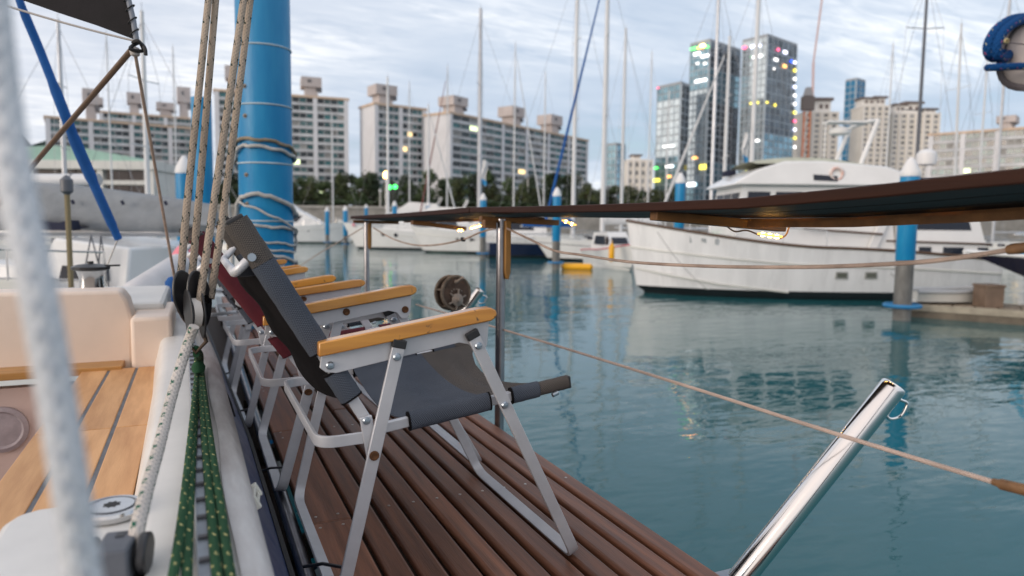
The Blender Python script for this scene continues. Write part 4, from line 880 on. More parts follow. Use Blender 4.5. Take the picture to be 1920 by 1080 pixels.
# white boom end of another boat, above the grey cover
t_ = thing('white_spar', 'white spar with dark strap above the grey sail cover', 'spar', at_D(60, 338, 10), 0)
b0 = at_D(20, 337, 10)-t_.location; b1 = at_D(184, 337, 10)-t_.location
MB().tube([b0, b1], .085, 12).build('tube', aluw, t_); c_ = b0.lerp(b1, .70); MB().tube([c_-V((.02, 0, 0)), c_+V((.05, 0, 0))], .09, 12).build('strap', alud, t_); MB().tube([b1, b1+(b1-b0)*.01], .09, 12).build('end_cap', alu, t_)
MB().tube([b0.lerp(b1, .7)-V((0, 0, .05)), V((b0.lerp(b1, .7).x, b0.lerp(b1, .7).y, -t_.location.z))], .035, 8).build('support_post', alu, t_)
# ================================================================== OUR YACHT, PLATFORM, TABLE
gelc = mat('cockpit_cream_gelcoat', (.82, .68, .57), .42, var=.10, vscale=3, rvar=.08); gelw = mat('cockpit_white_gelcoat', (.72, .71, .68), .35, var=.12, vscale=5, rvar=.1, bump=.15, bscale=120, bdist=.001)
teak = mat('bench_teak', (.66, .37, .165), .55, var=.35, vscale=2.2, stretch=(9, 1.0, 9), col2=(.48, .24, .095), rand=.12, bump=.35, bscale=40, bdist=.001, detail=7)
caulk = mat('deck_caulk', (.17, .185, .205), .7, var=.3, vscale=20); stripm = mat('canvas_strip', (.56, .55, .54), .8, var=.35, vscale=5, stretch=(3, .6, 1), col2=(.36, .33, .32), bump=.5, bscale=30, bdist=.003)
navyh = mat('navy_topside', (.014, .036, .11), .38, var=.6, vscale=7, rvar=.2, col2=(.035, .055, .12)); blk = mat('black_rubber', (.012, .012, .013), .6); blkp = mat('black_plastic', (.02, .02, .022), .38)
gry = mat('grey_plastic', (.095, .105, .125), .45, var=.2, vscale=20); trackm = mat('track_alloy', (.42, .47, .53), .35, metal=.7, var=.3, vscale=10)
polish = mat('polished_steel', (.78, .77, .76), .13, metal=1.0, rvar=.04, vscale=12); tubem = mat('dull_steel_tube', (.34, .34, .36), .28, metal=1.0, var=.3, vscale=9)
ybr = thing('moored_yacht', 'our yacht with cream cockpit, teak bench and navy topside, foreground left', 'sailing boat', (0, 0, 0))
def off(Y): return -.012*(Y-1.3) if Y < 2.5 else -.0144-.032*(Y-2.5)
def along(prof, y0, y1, n, name, mt, par=ybr, sm=50, wob=0.0, bevel=0):
    rg = []
    for i in range(n+1):
        Y = y0+(y1-y0)*i/n; rg.append([V((x+off(Y)+(wob*sin(Y*9+j*2)*(j in (0, len(prof)-1))), Y, z+wob*.5*sin(Y*7.3+j))) for j, (x, z) in enumerate(prof)])
    return MB().loft(rg, closed=False).build(name, mt, par, sm)
along([(-.145, 1.30), (-.120, 1.445), (-.098, 1.535), (-.085, 1.548), (-.07, 1.552), (.045, 1.553), (.066, 1.545), (.080, 1.52), (.094, 1.402)], .35, 7.5, 40, 'coaming', gelw)
along([(.0925, 1.404), (.168, 1.262), (.176, 1.225), (.172, .6), (.08, -.5)], .35, 7.5, 40, 'topside', navyh)
along([(.166, 1.270), (.176, 1.268), (.180, 1.255), (.176, 1.243), (.168, 1.241)], .35, 7.5, 40, 'gunwale_edge', blk)
along([(.036, 1.5585), (.066, 1.552), (.084, 1.522), (.092, 1.455), (.0985, 1.405)], .35, 5.2, 60, 'canvas_strip', stripm, wob=.003)
along([(-.012, 1.557), (-.010, 1.566), (.020, 1.566), (.022, 1.557)], .35, 3.0, 14, 'sheet_track', trackm, sm=20)
tm = MB().lim((-.013, -.004, 0), (.013, .004, .0035)).mesh('track_stop', mat('track_stop_dark', (.10, .10, .11), .5))
for k in range(30): inst('track_stop', tm, ybr, (.004+off(.8+k*.072), .8+k*.072, 1.567))
# cockpit: bench, block with winch, cushions
bench = MB().lim((-.395, 1.30, 1.0), (-.118, 3.02, 1.412)).build('bench_box', gelc, ybr, 0)
bx = [(-.395, -.310), (-.300, -.218), (-.208, -.128)]
MB().lim((-.393, 1.31, 1.4125), (-.129, 3.01, 1.4365)).build('caulking', caulk, bench, 0)
for j, (a, b) in enumerate(bx):
    for y0, y1 in ((1.305, 2.135), (2.14, 3.015)):
        MB().lim((a, y0, 1.4135), (b, y1, 1.4395)).build('plank', teak, bench, 0, bevel=.0025)
cb = MB(); pr = []
for (x, y) in ((-.05, .40), (-.05, 1.285), (-.235, 1.285), (-.262, 1.27), (-.275, 1.235), (-.285, .40)): pr.append((x, y))
cb.loft([[V((x, y, 1.30)) for x, y in pr], [V((x, y, 1.545)) for x, y in pr]]).build('winch_plinth', gelw, ybr, 30, bevel=.012, seg=3)
wc = at_z(210, 948, 1.56); wn = MB().lathe([(.046, 1.548), (.047, 1.556), (.044, 1.560), (.036, 1.5605), (.0355, 1.5585), (.031, 1.5585), (.031, 1.5615), (.012, 1.562), (.0, 1.562)], 36, None, (wc.x, wc.y, 0)).build('deck_plate', steel, ybr)
m_ = MB(); pts = [((.013 if i % 2 else .009)*cos(2*pi*i/16), (.013 if i % 2 else .009)*sin(2*pi*i/16)) for i in range(16)]
m_.prism(pts, 2, 1.5621, 1.5626).xf(Matrix.Translation((wc.x, wc.y, 0))).build('star_socket', blk, wn, 0)
MB().tube([V((wc.x+.0335*cos(a), wc.y+.0335*sin(a), 1.561)) for a in [2*pi*i/30 for i in range(31)]], .0012, 5).build('groove', alud, wn)
# aft cushions / moulded seat back
MB().prism([(-.95, 1.40), (-.235, 1.40), (-.225, 1.60), (-.245, 1.69), (-.27, 1.73), (-.95, 1.735)], 1, 3.12, 3.30).build('seat_back', gelc, ybr, 30, bevel=.015, seg=3)
MB().lim((-.232, 3.02, 1.30), (-.085, 3.6, 1.632)).build('corner_moulding', gelc, ybr, 30, bevel=.015, seg=3)
MB().lim((-.95, 2.99, 1.425), (-.262, 3.125, 1.452)).build('seat_trim', mat('trim_teak', (.50, .25, .07), .4, var=.3, vscale=3, stretch=(1, 9, 9)), ybr, 0, bevel=.003)
MB().lim((-.95, 3.05, .9), (-.41, 3.10, 1.385)).build('seat_riser', mat('riser_pink_beige', (.55, .42, .38), .5, var=.1, vscale=4), ybr, 0)
MB().lim((-.95, 1.0, .88), (-.40, 3.04, .92)).build('cockpit_sole', mat('dark_red_mat', (.10, .012, .014), .8), ybr, 0)
sp = MB().lathe([(.085, 0), (.085, .012), (.07, .018), (.062, .010), (.03, .012), (.0, .013)], 28, Matrix.Rotation(pi/2, 3, 'X'), at_Y(4, 805, 3.049)).build('speaker', mat('speaker_grille', (.34, .29, .31), .6, var=.2, vscale=30), ybr)
# winch and gear standing behind the seat back
q = at_Y(172, 548, 3.55)
MB().lim((-.95, 3.30, 1.55), (-.12, 4.2, 1.66)).build('aft_deck', gelw, ybr, 0, bevel=.02)
wz = thing('winch', 'chrome cockpit winch with black top behind the cream seat back', 'winch', (q.x, q.y, 1.66))
MB().lathe([(.066, 0), (.066, .012), (.05, .03), (.046, .09), (.055, .12), (.058, .125)], 28).build('drum', steel, wz); MB().lathe([(.060, .1255), (.074, .13), (.076, .142), (.05, .152), (.012, .156), (.012, .166), (.0, .167)], 28).build('top', blkp, wz)
MB().bar((-.03, 0, .145), (.115, -.02, .148), .018, .008).build('lever', blkp, wz, 0, bevel=.002)
# platform of hardwood boards
hard = mat('platform_hardwood', (.235, .100, .055), .48, var=.55, vscale=3.0, stretch=(14, .7, 14), col2=(.105, .043, .023), rand=.30, bump=.5, bscale=26, bdist=.0015, detail=8, rvar=.12)
plat = thing('side_platform', 'dark hardwood slatted platform along the yacht side under the chairs', 'platform', (0, 0, 0))
W0 = 10; y_a, y_b = .35, 8.2; pit = .0722
bm_ = MB().lim((0, 0, -.026), (.0585, 1, 0)); 
scr = MB().lathe([(.0042, 0), (.0042, .0012), (.001, .0016)], 10).mesh('screw', mat('screw_steel', (.55, .53, .50), .35, metal=.9))
for k in range(W0):
    x0 = .3865+k*pit
    for (a, b) in ((y_a, 4.6-(k % 3)*.8), (4.604-(k % 3)*.8, y_b)):
        MB().lim((x0, a, 1.174), (x0+.0575, b, 1.2)).build('plank', hard, plat, 30, bevel=.0085, seg=3)
for a, b in ((y_a, .94), (.944, 1.852), (1.856, 2.762), (2.766, 3.67), (3.674, 5.4), (5.404, y_b)):
    MB().lim((.258, a, 1.172), (.3745, b, 1.1985)).build('plank', hard, plat, 30, bevel=.006, seg=3)
for Y in (1.05, 1.85, 2.70, 3.50, 4.4):
    for k in range(W0): inst('screw', scr, plat, (.3865+k*pit+.029, Y+.04, 1.2))
    for x in (.285, .345): inst('screw', scr, plat, (x, Y+.045, 1.1985)); inst('screw', scr, plat, (x, Y-.03, 1.1985))
for Y in (.6, 1.07, 1.87, 2.72, 3.52, 4.42, 5.4, 6.6, 7.9): MB().lim((.20, Y, 1.095), (1.10, Y+.05, 1.149)).build('joist', mat('joist_gap_dark', (.03, .018, .012), .8), plat, 0)
MB().lim((.262, y_a, 1.150), (1.085, y_b, 1.1705)).build('gap_dark_sheet', MATS['joist_gap_dark'], plat, 0)  # added dark sheet standing in for shade in the gaps between planks
MB().lim((.02, y_a, 1.06), (.262, y_b, 1.085)).build('gap_dark_filler', MATS['joist_gap_dark'], plat, 0)  # added dark filler, makes the slot beside the hull read as shade
MB().lim((1.045, y_a, 1.085), (1.078, y_b, 1.099)).build('edge_beam', MATS['joist_gap_dark'], plat, 0)
MB().tube([(.222, y_a, 1.178), (.222, 3, 1.178), (.222, y_b, 1.178)], .019, 14).build('inner_tube', tubem, plat)
for Y in (1.0, 2.6, 4.2, 5.8, 7.4): MB().bar((1.05, Y, 1.09), (.17, Y, .55), .04, .04).build('support_strut', tubem, plat, 0)
# narrow bar table on posts along the outer edge
tw_ = mat('table_hardwood', (.042, .017, .011), .55, spec=.12, var=.5, vscale=3, stretch=(12, .6, 12), col2=(.030, .014, .010), rand=.15, bump=.4, bscale=26, bdist=.001, detail=7)
bat = mat('batten_wood', (.22, .105, .035), .55, var=.4, vscale=4, stretch=(1, 5, 5), rand=.1)
tab = thing('bar_table', 'long narrow dark plank table on steel posts along the platform edge', 'table', (0, 0, 0))
NE = [at_X(x, y, 1.02) for x, y in ((657, 405), (760, 399), (880, 388.5), (1020, 386), (1180, 381), (1399, 371), (1650, 345), (1919, 313))]
NE = [(v.y, v.z) for v in NE]; NE.append((.50, NE[-1][1]+.003)); NE = NE[::-1]
def tz(Y):
    for (a, za), (b, zb_) in zip(NE, NE[1:]):
        if a <= Y <= b: return za+(zb_-za)*(Y-a)/(b-a)
    return NE[-1][1] if Y > NE[-1][0] else NE[0][1]
YJ = NE[-3][0]
for si, (ya, yb) in enumerate(((.50, YJ-.004), (YJ+.004, NE[-1][0]))):
    n = 14
    for k, (xa, xb) in enumerate(((1.02, 1.128), (1.134, 1.240), (1.246, 1.350))):
        rg = []
        for i in range(n+1):
            Y = ya+(yb-ya)*i/n; z = tz(Y)-.004*k; th = .022
            rg.append([V((xa, Y, z-th)), V((xb, Y, z-th-.004)), V((xb, Y, z-.004)), V((xa, Y, z))])
        MB().loft(rg).build('plank', tw_, tab, 25, bevel=.003)
def pst(Y):
    zt = tz(Y)-.045; b = at = 1.10
    p_ = MB().tube([(1.118, Y, .95), (1.118, Y, zt)], .019, 18).build('post', tubem, tab)
    MB().lim((1.08, Y-.05, .99), (1.16, Y+.05, 1.08)).build('post_clamp', tubem, p_, 0, bevel=.004)
for Y in (at_X(938, 600, 1.118).y, at_X(688, 560, 1.118).y, .56): pst(Y)
PY1, PY2 = at_X(938, 600, 1.118).y, at_X(688, 560, 1.118).y
# battens under the planks
def batten(p, q, wd=.045, hg=.022, nm='batten'): MB().bar(p, q, wd, hg).build(nm, bat, tab, 0, bevel=.002)
batten((1.035, PY1+.02, tz(PY1)-.047), (1.36, PY1-.02, tz(PY1)-.057)); batten((1.03, PY2+.03, tz(PY2)-.04), (1.35, PY2, tz(PY2)-.044))
a = at_X(1225, 404, 1.05); b = at_X(1466, 426, 1.42); batten(a, b, .04, .024)
a = at_X(772, 417, 1.06); b = at_X(872, 429, 1.36); batten(a, b, .05, .022)
def under(xa, xb, za, zb_, ya, yb, nm, n=12):      # long piece following the sag of the planks
    MB().loft([[V((xa, Y, tz(Y)-zb_)), V((xb, Y, tz(Y)-zb_)), V((xb, Y, tz(Y)-za)), V((xa, Y, tz(Y)-za))] for Y in [ya+(yb-ya)*i/n for i in range(n+1)]]).build(nm, bat, tab, 25)
for ya, yb in ((.52, 1.45), (2.6, YJ+2.0)): under(1.31, 1.34, .035, .044, ya, yb, 'edge_batten')
MB().bar((1.06, PY1-.01, tz(PY1)-.05), (1.06, PY1-.01, tz(PY1)-.082), .04, .05, up=(1, 0, 0)).build('corner_block', bat, tab, 0, bevel=.003)
for Y, zl in ((PY1, 1.79), (PY2, 1.83)):
    m_ = MB().prism([(-.012, tz(Y)-.052), (.012, tz(Y)-.052), (.012, zl+.03), (.004, zl), (-.004, zl), (-.012, zl+.03)], 1, -.012, .012).xf(Matrix.Translation((1.118+.018, Y-.020, 0))); m_.build('folding_leg', mat('leg_wood_ochre', (.36, .18, .045), .55, var=.35, vscale=8, stretch=(3, 3, .6)), tab, 25, bevel=.003)
# LED strings under the table
led = mat('led_warm', (1, .75, .35), .4, emit=((1.0, .52, .13), 38)); ledd = mat('led_warm_dim', (1, .7, .3), .4, emit=((1.0, .50, .12), 45)); ledb = mat('led_strip_body', (.60, .42, .18), .4, emit=((1, .55, .12), 1.2)); cab = mat('thin_cable', (.20, .13, .08), .6)
def led_module(lab, p, q, n=3, lm=None):
    t_ = thing('led_strip', lab, 'light strip', p, 0, 'warm light strips under the table'); p, q = V(p), V(q); d = q-p
    MB().bar((0, 0, .004), d+V((0, 0, .004)), .014, .005).build('strip', ledb, t_, 0)
    for i in range(n):
        c = d*((i+.5)/n); MB().lathe([(.001, -.0085), (.0045, -.0075), (.0052, -.002), (.0052, .0012), (.001, .0022)], 10, Matrix.Rotation(pi, 3, 'X'), c).build('lamp', lm or led, t_)
a = at_X(1424, 441, 1.30); b = at_X(1463, 447, 1.30); led_module('lit warm strip of three lamps hanging below the sloping batten', a, b)
prev = at_X(1473, 430, 1.36)
for i, (x0, y0, x1, y1) in enumerate(((1492, 413, 1540, 414), (1612, 411, 1670, 410), (1752, 407, 1828, 405))):
    a = at_X(x0, y0+1, 1.335); b = at_X(x1, y1+1, 1.335); a.z = tz(a.y)-.0535; b.z = tz(b.y)-.0535; a.x = b.x = 1.318; led_module('lit warm strip on the outer table edge, %s from the right' % ('third', 'second', 'first')[i], a, b, 3, ledd)
for ya, yb in ((.52, 1.45),): under(1.3005, 1.3035, .041, .0572, ya, yb, 'lamp_hiding_lip')  # added lip that screens the edge lamps from the camera
for i, (x0, y0, x1, y1) in enumerate(((882, 429, 902, 423), (907, 419, 926, 420), (858, 433, 868, 433), (1056, 415, 1078, 424))):
    a = at_X(x0, y0, 1.30); b = at_X(x1, y1, 1.30); led_module(('lit warm strip left of the first post below the table joint', 'short lit strip right under the table joint', 'small lit strip lowest left of the table joint', 'lit strip on a hanging wire loop right of the first post')[i], a, b, (4, 3, 2, 2)[i])
for lab, pts in (('thin cable looping from the sloping batten to the hanging strip', ((1362, 424), (1378, 434), (1400, 432), (1424, 441))), ('thin cable from the hanging strip up to the outer table edge', ((1463, 447), (1474, 440), (1482, 420), (1492, 412))), ('thin cable along the outer table edge', ((1540, 414), (1575, 417), (1612, 411))), ('thin cable near the right end of the table edge', ((1670, 410), (1710, 404), (1752, 407)))):
    tag(MB().tube(spline([at_X(x, y, 1.32) for x, y in pts]), .0022, 6).build('light_cable', cab), lab, 'cable')
# ------------------------------------------------------------------ lifeline ropes
lr = rope_mat('lifeline_rope', (.60, .47, .40), (.16, .11, .08), period=.21, thin=.05, lay=.008, dirt=.45)
lr2 = rope_mat('lifeline_rope_clean', (.62, .50, .44), (.3, .2, .15), period=.3, thin=.04, lay=.008, dirt=.25)
brs = mat('leather_whipping', (.24, .13, .06), .6, var=.4, vscale=30)
def XP(pts, X=1.13): return [at_X(x, y, X) for x, y in pts]
pts = [V((1.118, .46, 2.005))]+XP(((1935, 463), (1903, 467), (1800, 483), (1690, 494), (1500, 501), (1320, 499), (1180, 491), (1090, 478), (1040, 470), (990, 447), (948, 427)))
tag(MB().tube(spline(pts, 6), .0042, 9).build('lifeline', lr), 'sagging upper lifeline rope right of the first table post', 'rope')
e = pts[0]; t_ = MB().tube(XP(((1890, 468.5), (1905, 466.5), (1935, 463)))+[V((1.118, .46, 2.005))], [.0075, .0085, .0085, .008], 12).build('lifeline_end', brs); tag(t_, 'brown wrapped end of the upper lifeline at the right edge', 'rope end')
pts = XP(((930, 427), (900, 436), (868, 449), (820, 459), (775, 459), (735, 447), (700, 427)))
o = MB().tube(spline(pts, 6), .0045, 8).build('lifeline', lr); tag(o, 'sagging upper lifeline rope between the two table posts', 'rope')
k_ = XP(((868, 449),))[0]; MB().tube([V(k_)+V((0, .02, .004))-o.location, V(k_)-o.location, V(k_)-V((0, .02, .004))-o.location], [.006, .011, .006], 8).build('knot', blk, o)
tag(MB().tube(spline(XP(((680, 427), (640, 451), (600, 474), (556, 503))), 5), .0045, 8).build('lifeline', lr), 'thin lifeline rope running left from the far table post', 'rope')
tag(MB().tube(spline([V((1.118, .46, 1.627))]+XP(((1935, 922), (1870, 906), (1560, 811), (1250, 712), (940, 617), (780, 571))), 5), .0042, 9).build('lifeline', lr2), 'straight lower lifeline rope crossing in front of the steel tube', 'rope')
t_ = MB().tube(XP(((1862, 903), (1872, 906), (1878, 908), (1935, 922)))+[V((1.118, .46, 1.627))], [.0055, .0062, .0088, .0092, .0085], 12).build('lifeline_end', brs); tag(t_, 'tan wrapped end of the lower lifeline at the right edge', 'rope end')
# ------------------------------------------------------------------ steel rod-holder tubes with ring
def rod_tube(lab, dy):
    b = V((1.135, 1.185+dy, 1.185)); e = at_X(1677, 722, 1.45)+V((0, dy, 0)); d = (e-b).normalized(); s0 = b-d*.16
    t_ = thing('rod_holder', lab, 'steel tube', s0, 0, 'polished rod holders on the platform edge'); L = (e-s0).length
    q = d.to_track_quat('Z', 'Y').to_matrix()
    MB().lathe([(.0285, 0), (.0285, L-.012), (.0285, L-.004), (.026, L), (.0245, L), (.0235, L-.004), (.0235, L-.12), (.0, L-.121)], 36, q).build('tube', polish, t_)
    side = V((.62, -.25, -.75)); side = (side-d*side.dot(d)).normalized(); c0 = d*(L-.065)+side*.028; c1 = d*(L-.02)+side*.028
    pts = [c0, c0+side*.014+d*-.002, c0+side*.027+d*.010, c0+side*.031+d*.025, c1+side*.024+d*.004, c1+side*.010+d*.003, c1]
    MB().tube(spline(pts, 5), .0036, 10).build('ring', polish, t_)
    MB().lim((-.045, -.03, -.03), (.02, .03, .03)).xf(Matrix.Translation(d*.14)).build('clamp', tubem, t_, 0, bevel=.004)
rod_tube('nearest polished steel rod holder tube leaning out over the water', 0); rod_tube('far polished steel rod holder beside the brown reel', 2.52)
# big brown fishing reel
rc = at_X(849, 549, 1.22); t_ = thing('fishing_reel', 'big brown weathered fishing reel on the platform edge', 'fishing reel', (rc.x, rc.y, 1.2))
ax = (V((CAM.x, CAM.y, 0))-V((rc.x, rc.y, 0))).normalized(); ax.rotate(Matrix.Rotation(radians(33), 3, 'Z')); ax = (ax+V((0, 0, .06))).normalized()
Q = ax.to_track_quat('Z', 'Y').to_matrix(); c = V((0, 0, rc.z-1.2)); rr = .092
rbm = mat('reel_brown', (.105, .065, .045), .75, var=.5, vscale=30, bump=.3, bscale=150, bdist=.001); rim_ = mat('reel_rim', (.20, .155, .115), .7, var=.5, vscale=40); hubm = mat('reel_hub_grey', (.33, .28, .24), .7, var=.3, vscale=40)
for z0 in (-.03, .030): 
    pl = MB().lathe([(0, z0-.004), (rr*.9, z0-.004), (rr*.9, z0+.004), (0, z0+.0041)], 40, Q, c).build('side_plate', rbm, t_)
    MB().tube([c+Q @ V((rr*.93*cos(a), rr*.93*sin(a), z0)) for a in [2*pi*i/40 for i in range(41)]], .0085, 8, flat=1.0).build('rim', rim_, pl)
MB().lathe([(rr*.55, -.026), (rr*.5, 0), (rr*.55, .026)], 28, Q, c).build('spool', blk, t_)
for a in (.6, 1.7, 2.9, 4.1, 5.3): MB().tube([c+Q @ V((rr*.9*cos(a), rr*.9*sin(a), -.03)), c+Q @ V((rr*.9*cos(a), rr*.9*sin(a), .03))], .005, 8).build('spacer', rim_, t_)
hc = c+Q @ V((0.0, -.035, .036)); hb_ = MB().lathe([(.032, 0), (.034, .008), (.028, .014), (.012, .018), (.010, .03), (0, .031)], 24, Q, hc).build('hub', hubm, t_)
for i in range(6):
    a = 2*pi*i/6+.35; p0 = hc+Q @ V((.026*cos(a), .026*sin(a), .008)); p1 = hc+Q @ V((.055*cos(a), .055*sin(a), .006)); MB().tube([p0, p1], [.0055, .0045], 8).build('spoke', hubm, hb_)
for i in range(5):
    a = .5+i*.5; MB().lathe([(.004, 0), (.003, .004)], 8, Q, c+Q @ V((.035*cos(a), .022*sin(a)-.002, .0345))).build('rivet', hubm, t_)
k0 = c+Q @ V((-.002, .058, .034)); MB().tube([k0, k0+Q @ V((.0, 0, .012)), k0+Q @ V((.012, .014, .03)), k0+Q @ V((.02, .022, .045))], [.010, .008, .006, .0075], 10).build('crank_knob', hubm, t_)
MB().tube([c+Q @ V((0, -.085, 0)), V((0, 0, .12)), V((0, 0, .0))], [.014, .014, .016], 10).build('mount', tubem, t_)
MB().lim((-.14, -.03, -.02), (.04, .03, -.001)).build('mount_foot', tubem, t_, 0, bevel=.004)
# ================================================================== CHAIRS
ala = mat('chair_aluminium', (.62, .63, .66), .42, metal=.35, var=.18, vscale=6, rvar=.12, bump=.08, bscale=200, bdist=.0005); riv = mat('rivet_steel', (.40, .45, .50), .3, metal=.9); rust = mat('rusty_rivet', (.17, .075, .03), .7, metal=.3, var=.5, vscale=90)
def arm_wood():
    m = mat('honey_armrest_wood', (.66, .30, .045), .38, var=.30, vscale=2.5, stretch=(1.2, 12, 14), col2=(.50, .205, .03), rand=.06, coat=.9, detail=6, bump=.12, bscale=60, bdist=.0006)
    t = m.node_tree; b = t.nodes['Principled BSDF']; src = b.inputs['Base Color'].links[0].from_socket       # dark weather stains with their own shapes
    tc_ = t.nodes.new('ShaderNodeTexCoord'); n = t.nodes.new('ShaderNodeTexNoise'); n.inputs['Scale'].default_value = 16; n.inputs['Detail'].default_value = 6; n.inputs['Roughness'].default_value = .7; n.inputs['Distortion'].default_value = .8
    mp = t.nodes.new('ShaderNodeMapping'); mp.inputs['Scale'].default_value = (1.6, 1, 1); mp.inputs['Location'].default_value = (.31, .2, .17); t.links.new(tc_.outputs['Object'], mp.inputs[0]); t.links.new(mp.outputs[0], n.inputs['Vector'])
    r = t.nodes.new('ShaderNodeValToRGB'); r.color_ramp.elements[0].position = .615; r.color_ramp.elements[1].position = .665; t.links.new(n.outputs['Fac'], r.inputs[0])
    mx = t.nodes.new('ShaderNodeMix'); mx.data_type = 'RGBA'; t.links.new(r.outputs[0], mx.inputs[0]); t.links.new(src, mx.inputs[6]); mx.inputs[7].default_value = (.06, .03, .015, 1); t.links.new(mx.outputs[2], b.inputs['Base Color'])
    return m
aw_m = arm_wood()
FAB = {'grey': (weave_mat('grey_mesh_fabric', (.020, .026, .040), (.130, .150, .185), 480), weave_mat('taupe_mesh_fabric', (.026, .023, .022), (.165, .145, .13), 480), mat('dark_fabric_back', (.010, .009, .010), .95, spec=.1, var=.3, vscale=30, bump=.3, bscale=300, bdist=.001)),
       'red': (mat('burgundy_fabric', (.115, .008, .020), .75, var=.3, vscale=12, bump=.3, bscale=250, bdist=.001), mat('burgundy_fabric_dark', (.075, .006, .014), .8), mat('burgundy_fabric_back', (.06, .005, .012), .9))}
def strip(path, up, wd, th):
    """flat bar swept along a path; up = direction of its width"""
    path = [V(p) for p in path]; rg = []
    for i, p in enumerate(path):
        t = (path[min(i+1, len(path)-1)]-path[max(i-1, 0)]).normalized(); u = V(up(t) if callable(up) else up); u = (u-t*u.dot(t)).normalized(); s = t.cross(u)
        rg.append([p+u*wd/2+s*th/2, p-u*wd/2+s*th/2, p-u*wd/2-s*th/2, p+u*wd/2-s*th/2])
    return MB().loft(rg)
def corner(pts, r, k=5):
    """polyline with rounded corners"""
    pts = [V(p) for p in pts]; o = [pts[0]]
    for a, b, c in zip(pts, pts[1:], pts[2:]):
        p = b+(a-b).normalized()*r; q = b+(c-b).normalized()*r
        for i in range(k+1):
            t = i/k; o.append(p*(1-t)**2+b*2*t*(1-t)+q*t*t)
    o.append(pts[-1]); return o
def make_chair(label, fab, loc, rz=0.0, sc=(1, 1, 1), bdip=.012):
    f1, f2, f3 = FAB[fab]
    r = thing('folding_chair', label, 'chair', loc, rz, 'folding chairs in a row on the platform'); r.scale = sc
    FT, FBt, RTp, RB = V((.005, 0, .566)), V((.281, 0, .006)), V((-.157, 0, .556)), V((-.2865, 0, .006))
    Yv = V((0, 1, 0))
    rv = MB().lathe([(.0085, 0), (.0085, .003), (.006, .006), (.0, .0065)], 14); rvm = rv.mesh('rivet', riv); rvr = MB().lathe([(.0105, 0), (.0105, .002), (.007, .0025), (.006, .001), (0, .001)], 14).mesh('rivet', rust)
    def rivet(par, x, z, y, sd, m=rvm): inst('rivet', m, par, (x, y, z), (pi/2 if sd < 0 else -pi/2, 0, 0))
    for nm, top, bot in (('front_leg_frame', FT, FBt), ('rear_leg_frame', RTp, RB)):
        # legs and foot bar are one bent flat bar
        d = (bot-top).normalized(); ys = .316
        path = corner([top+Yv*-ys, bot+Yv*-ys-d*.0, bot+Yv*ys, top+Yv*ys], .045, 7)
        def updir(t, d=d): 
            w_ = Yv.cross(d); return w_ if abs(t.dot(Yv)) < .5 else w_
        wv = Yv.cross(d).normalized()
        o = strip(path, wv, .027, .0085).build(nm, ala, r, 40, bevel=.0012, seg=2)
        for sd in (-1, 1):
            MB().bar(top-d*.006+Yv*sd*ys, top+d*.012+Yv*sd*ys, .030, .012, up=(0, 1, 0)).build('end_cap', blkp, o, 0, bevel=.002)
            rivet(o, *((top+d*.030).x, (top+d*.030).z), sd*(ys+.0045), sd)
    o = [c for c in r.children if c.name.startswith('front')][0]
    for sd in (-1, 1): rivet(o, .083, .4005, sd*.3205, sd)
    st0, st1 = V((-.185, 0, .370)), V((.262, 0, .432)); bt0, bt1 = V((-.223, 0, .392)), V((-.470, 0, .806))
    sdv = (st1-st0).normalized(); bd = (bt1-bt0).normalized(); sn = Yv.cross(sdv)*-1; bn = V((bd.z, 0, -bd.x))     # normals in the side plane
    if sn.z < 0: sn = -sn
    def sleeve(nm, mt, p0, d, t0, t1, hw, ht, nrm, y, par=r, n=14, steps=6):
        rg = []
        for i in range(steps+1):
            t = t0+(t1-t0)*i/steps; c = p0+d*t; k = 1+.02*sin(i*2.2+y*9)
            rg.append([c+nrm*(hw*k*math.copysign(abs(cos(2*pi*j/n))**.75, cos(2*pi*j/n)))+Yv*(y+ht*sin(2*pi*j/n)) for j in range(n)])
        return MB().loft(rg, uv=lambda i, j: (j/n*(hw*4+ht*2), t0+(t1-t0)*i/steps)).build(nm, mt, par, 50)
    Ls, Lb = (st1-st0).length, (bt1-bt0).length
    for sd in (-1, 1):
        y = sd*.288
        t_ = MB().bar(st0+Yv*y, st1+Yv*y, .013, .022, up=sn).build('seat_tube', ala, r, 0, bevel=.002)
        b_ = MB().bar(bt0+Yv*y, bt1+Yv*y, .013, .024, up=bn).build('back_tube', ala, r, 0, bevel=.002)
        MB().bar(bt1-bd*.004+Yv*y, bt1+bd*.006+Yv*y, .020, .034, up=bn).build('end_cap', blkp, b_, 0, bevel=.003); MB().bar(st1-sdv*.004+Yv*y, st1+sdv*.005+Yv*y, .02, .03, up=sn).build('end_cap', blkp, t_, 0, bevel=.003)
        sleeve('seat_sleeve', f1, st0, sdv, .055, .248, .0215, .0125, sn, y); sleeve('seat_sleeve', f1, st0, sdv, .300, .372, .0195, .0125, sn, y); sleeve('seat_sleeve_front', f2, st0, sdv, .373, Ls-.002, .0165, .0125, sn, y)
        sleeve('back_sleeve', f1, bt0, bd, .055, .128, .024, .0125, bn, y); sleeve('back_sleeve', f1, bt0, bd, .175, Lb*.80, .0245, .0125, bn, y, steps=10); sleeve('back_sleeve_top', f2, bt0, bd, Lb*.80+.001, Lb-.002, .0245, .0125, bn, y)
        for p0_, d_, n_, t_e, hw_ in ((st0, sdv, sn, .0545, .0222), (st0, sdv, sn, .2445, .0222), (st0, sdv, sn, .2995, .0202), (bt0, bd, bn, .0545, .0248), (bt0, bd, bn, .1245, .0248), (bt0, bd, bn, .1745, .0252)): sleeve('hem', f3, p0_, d_, t_e, t_e+.004, hw_, .0132, n_, y, steps=1)
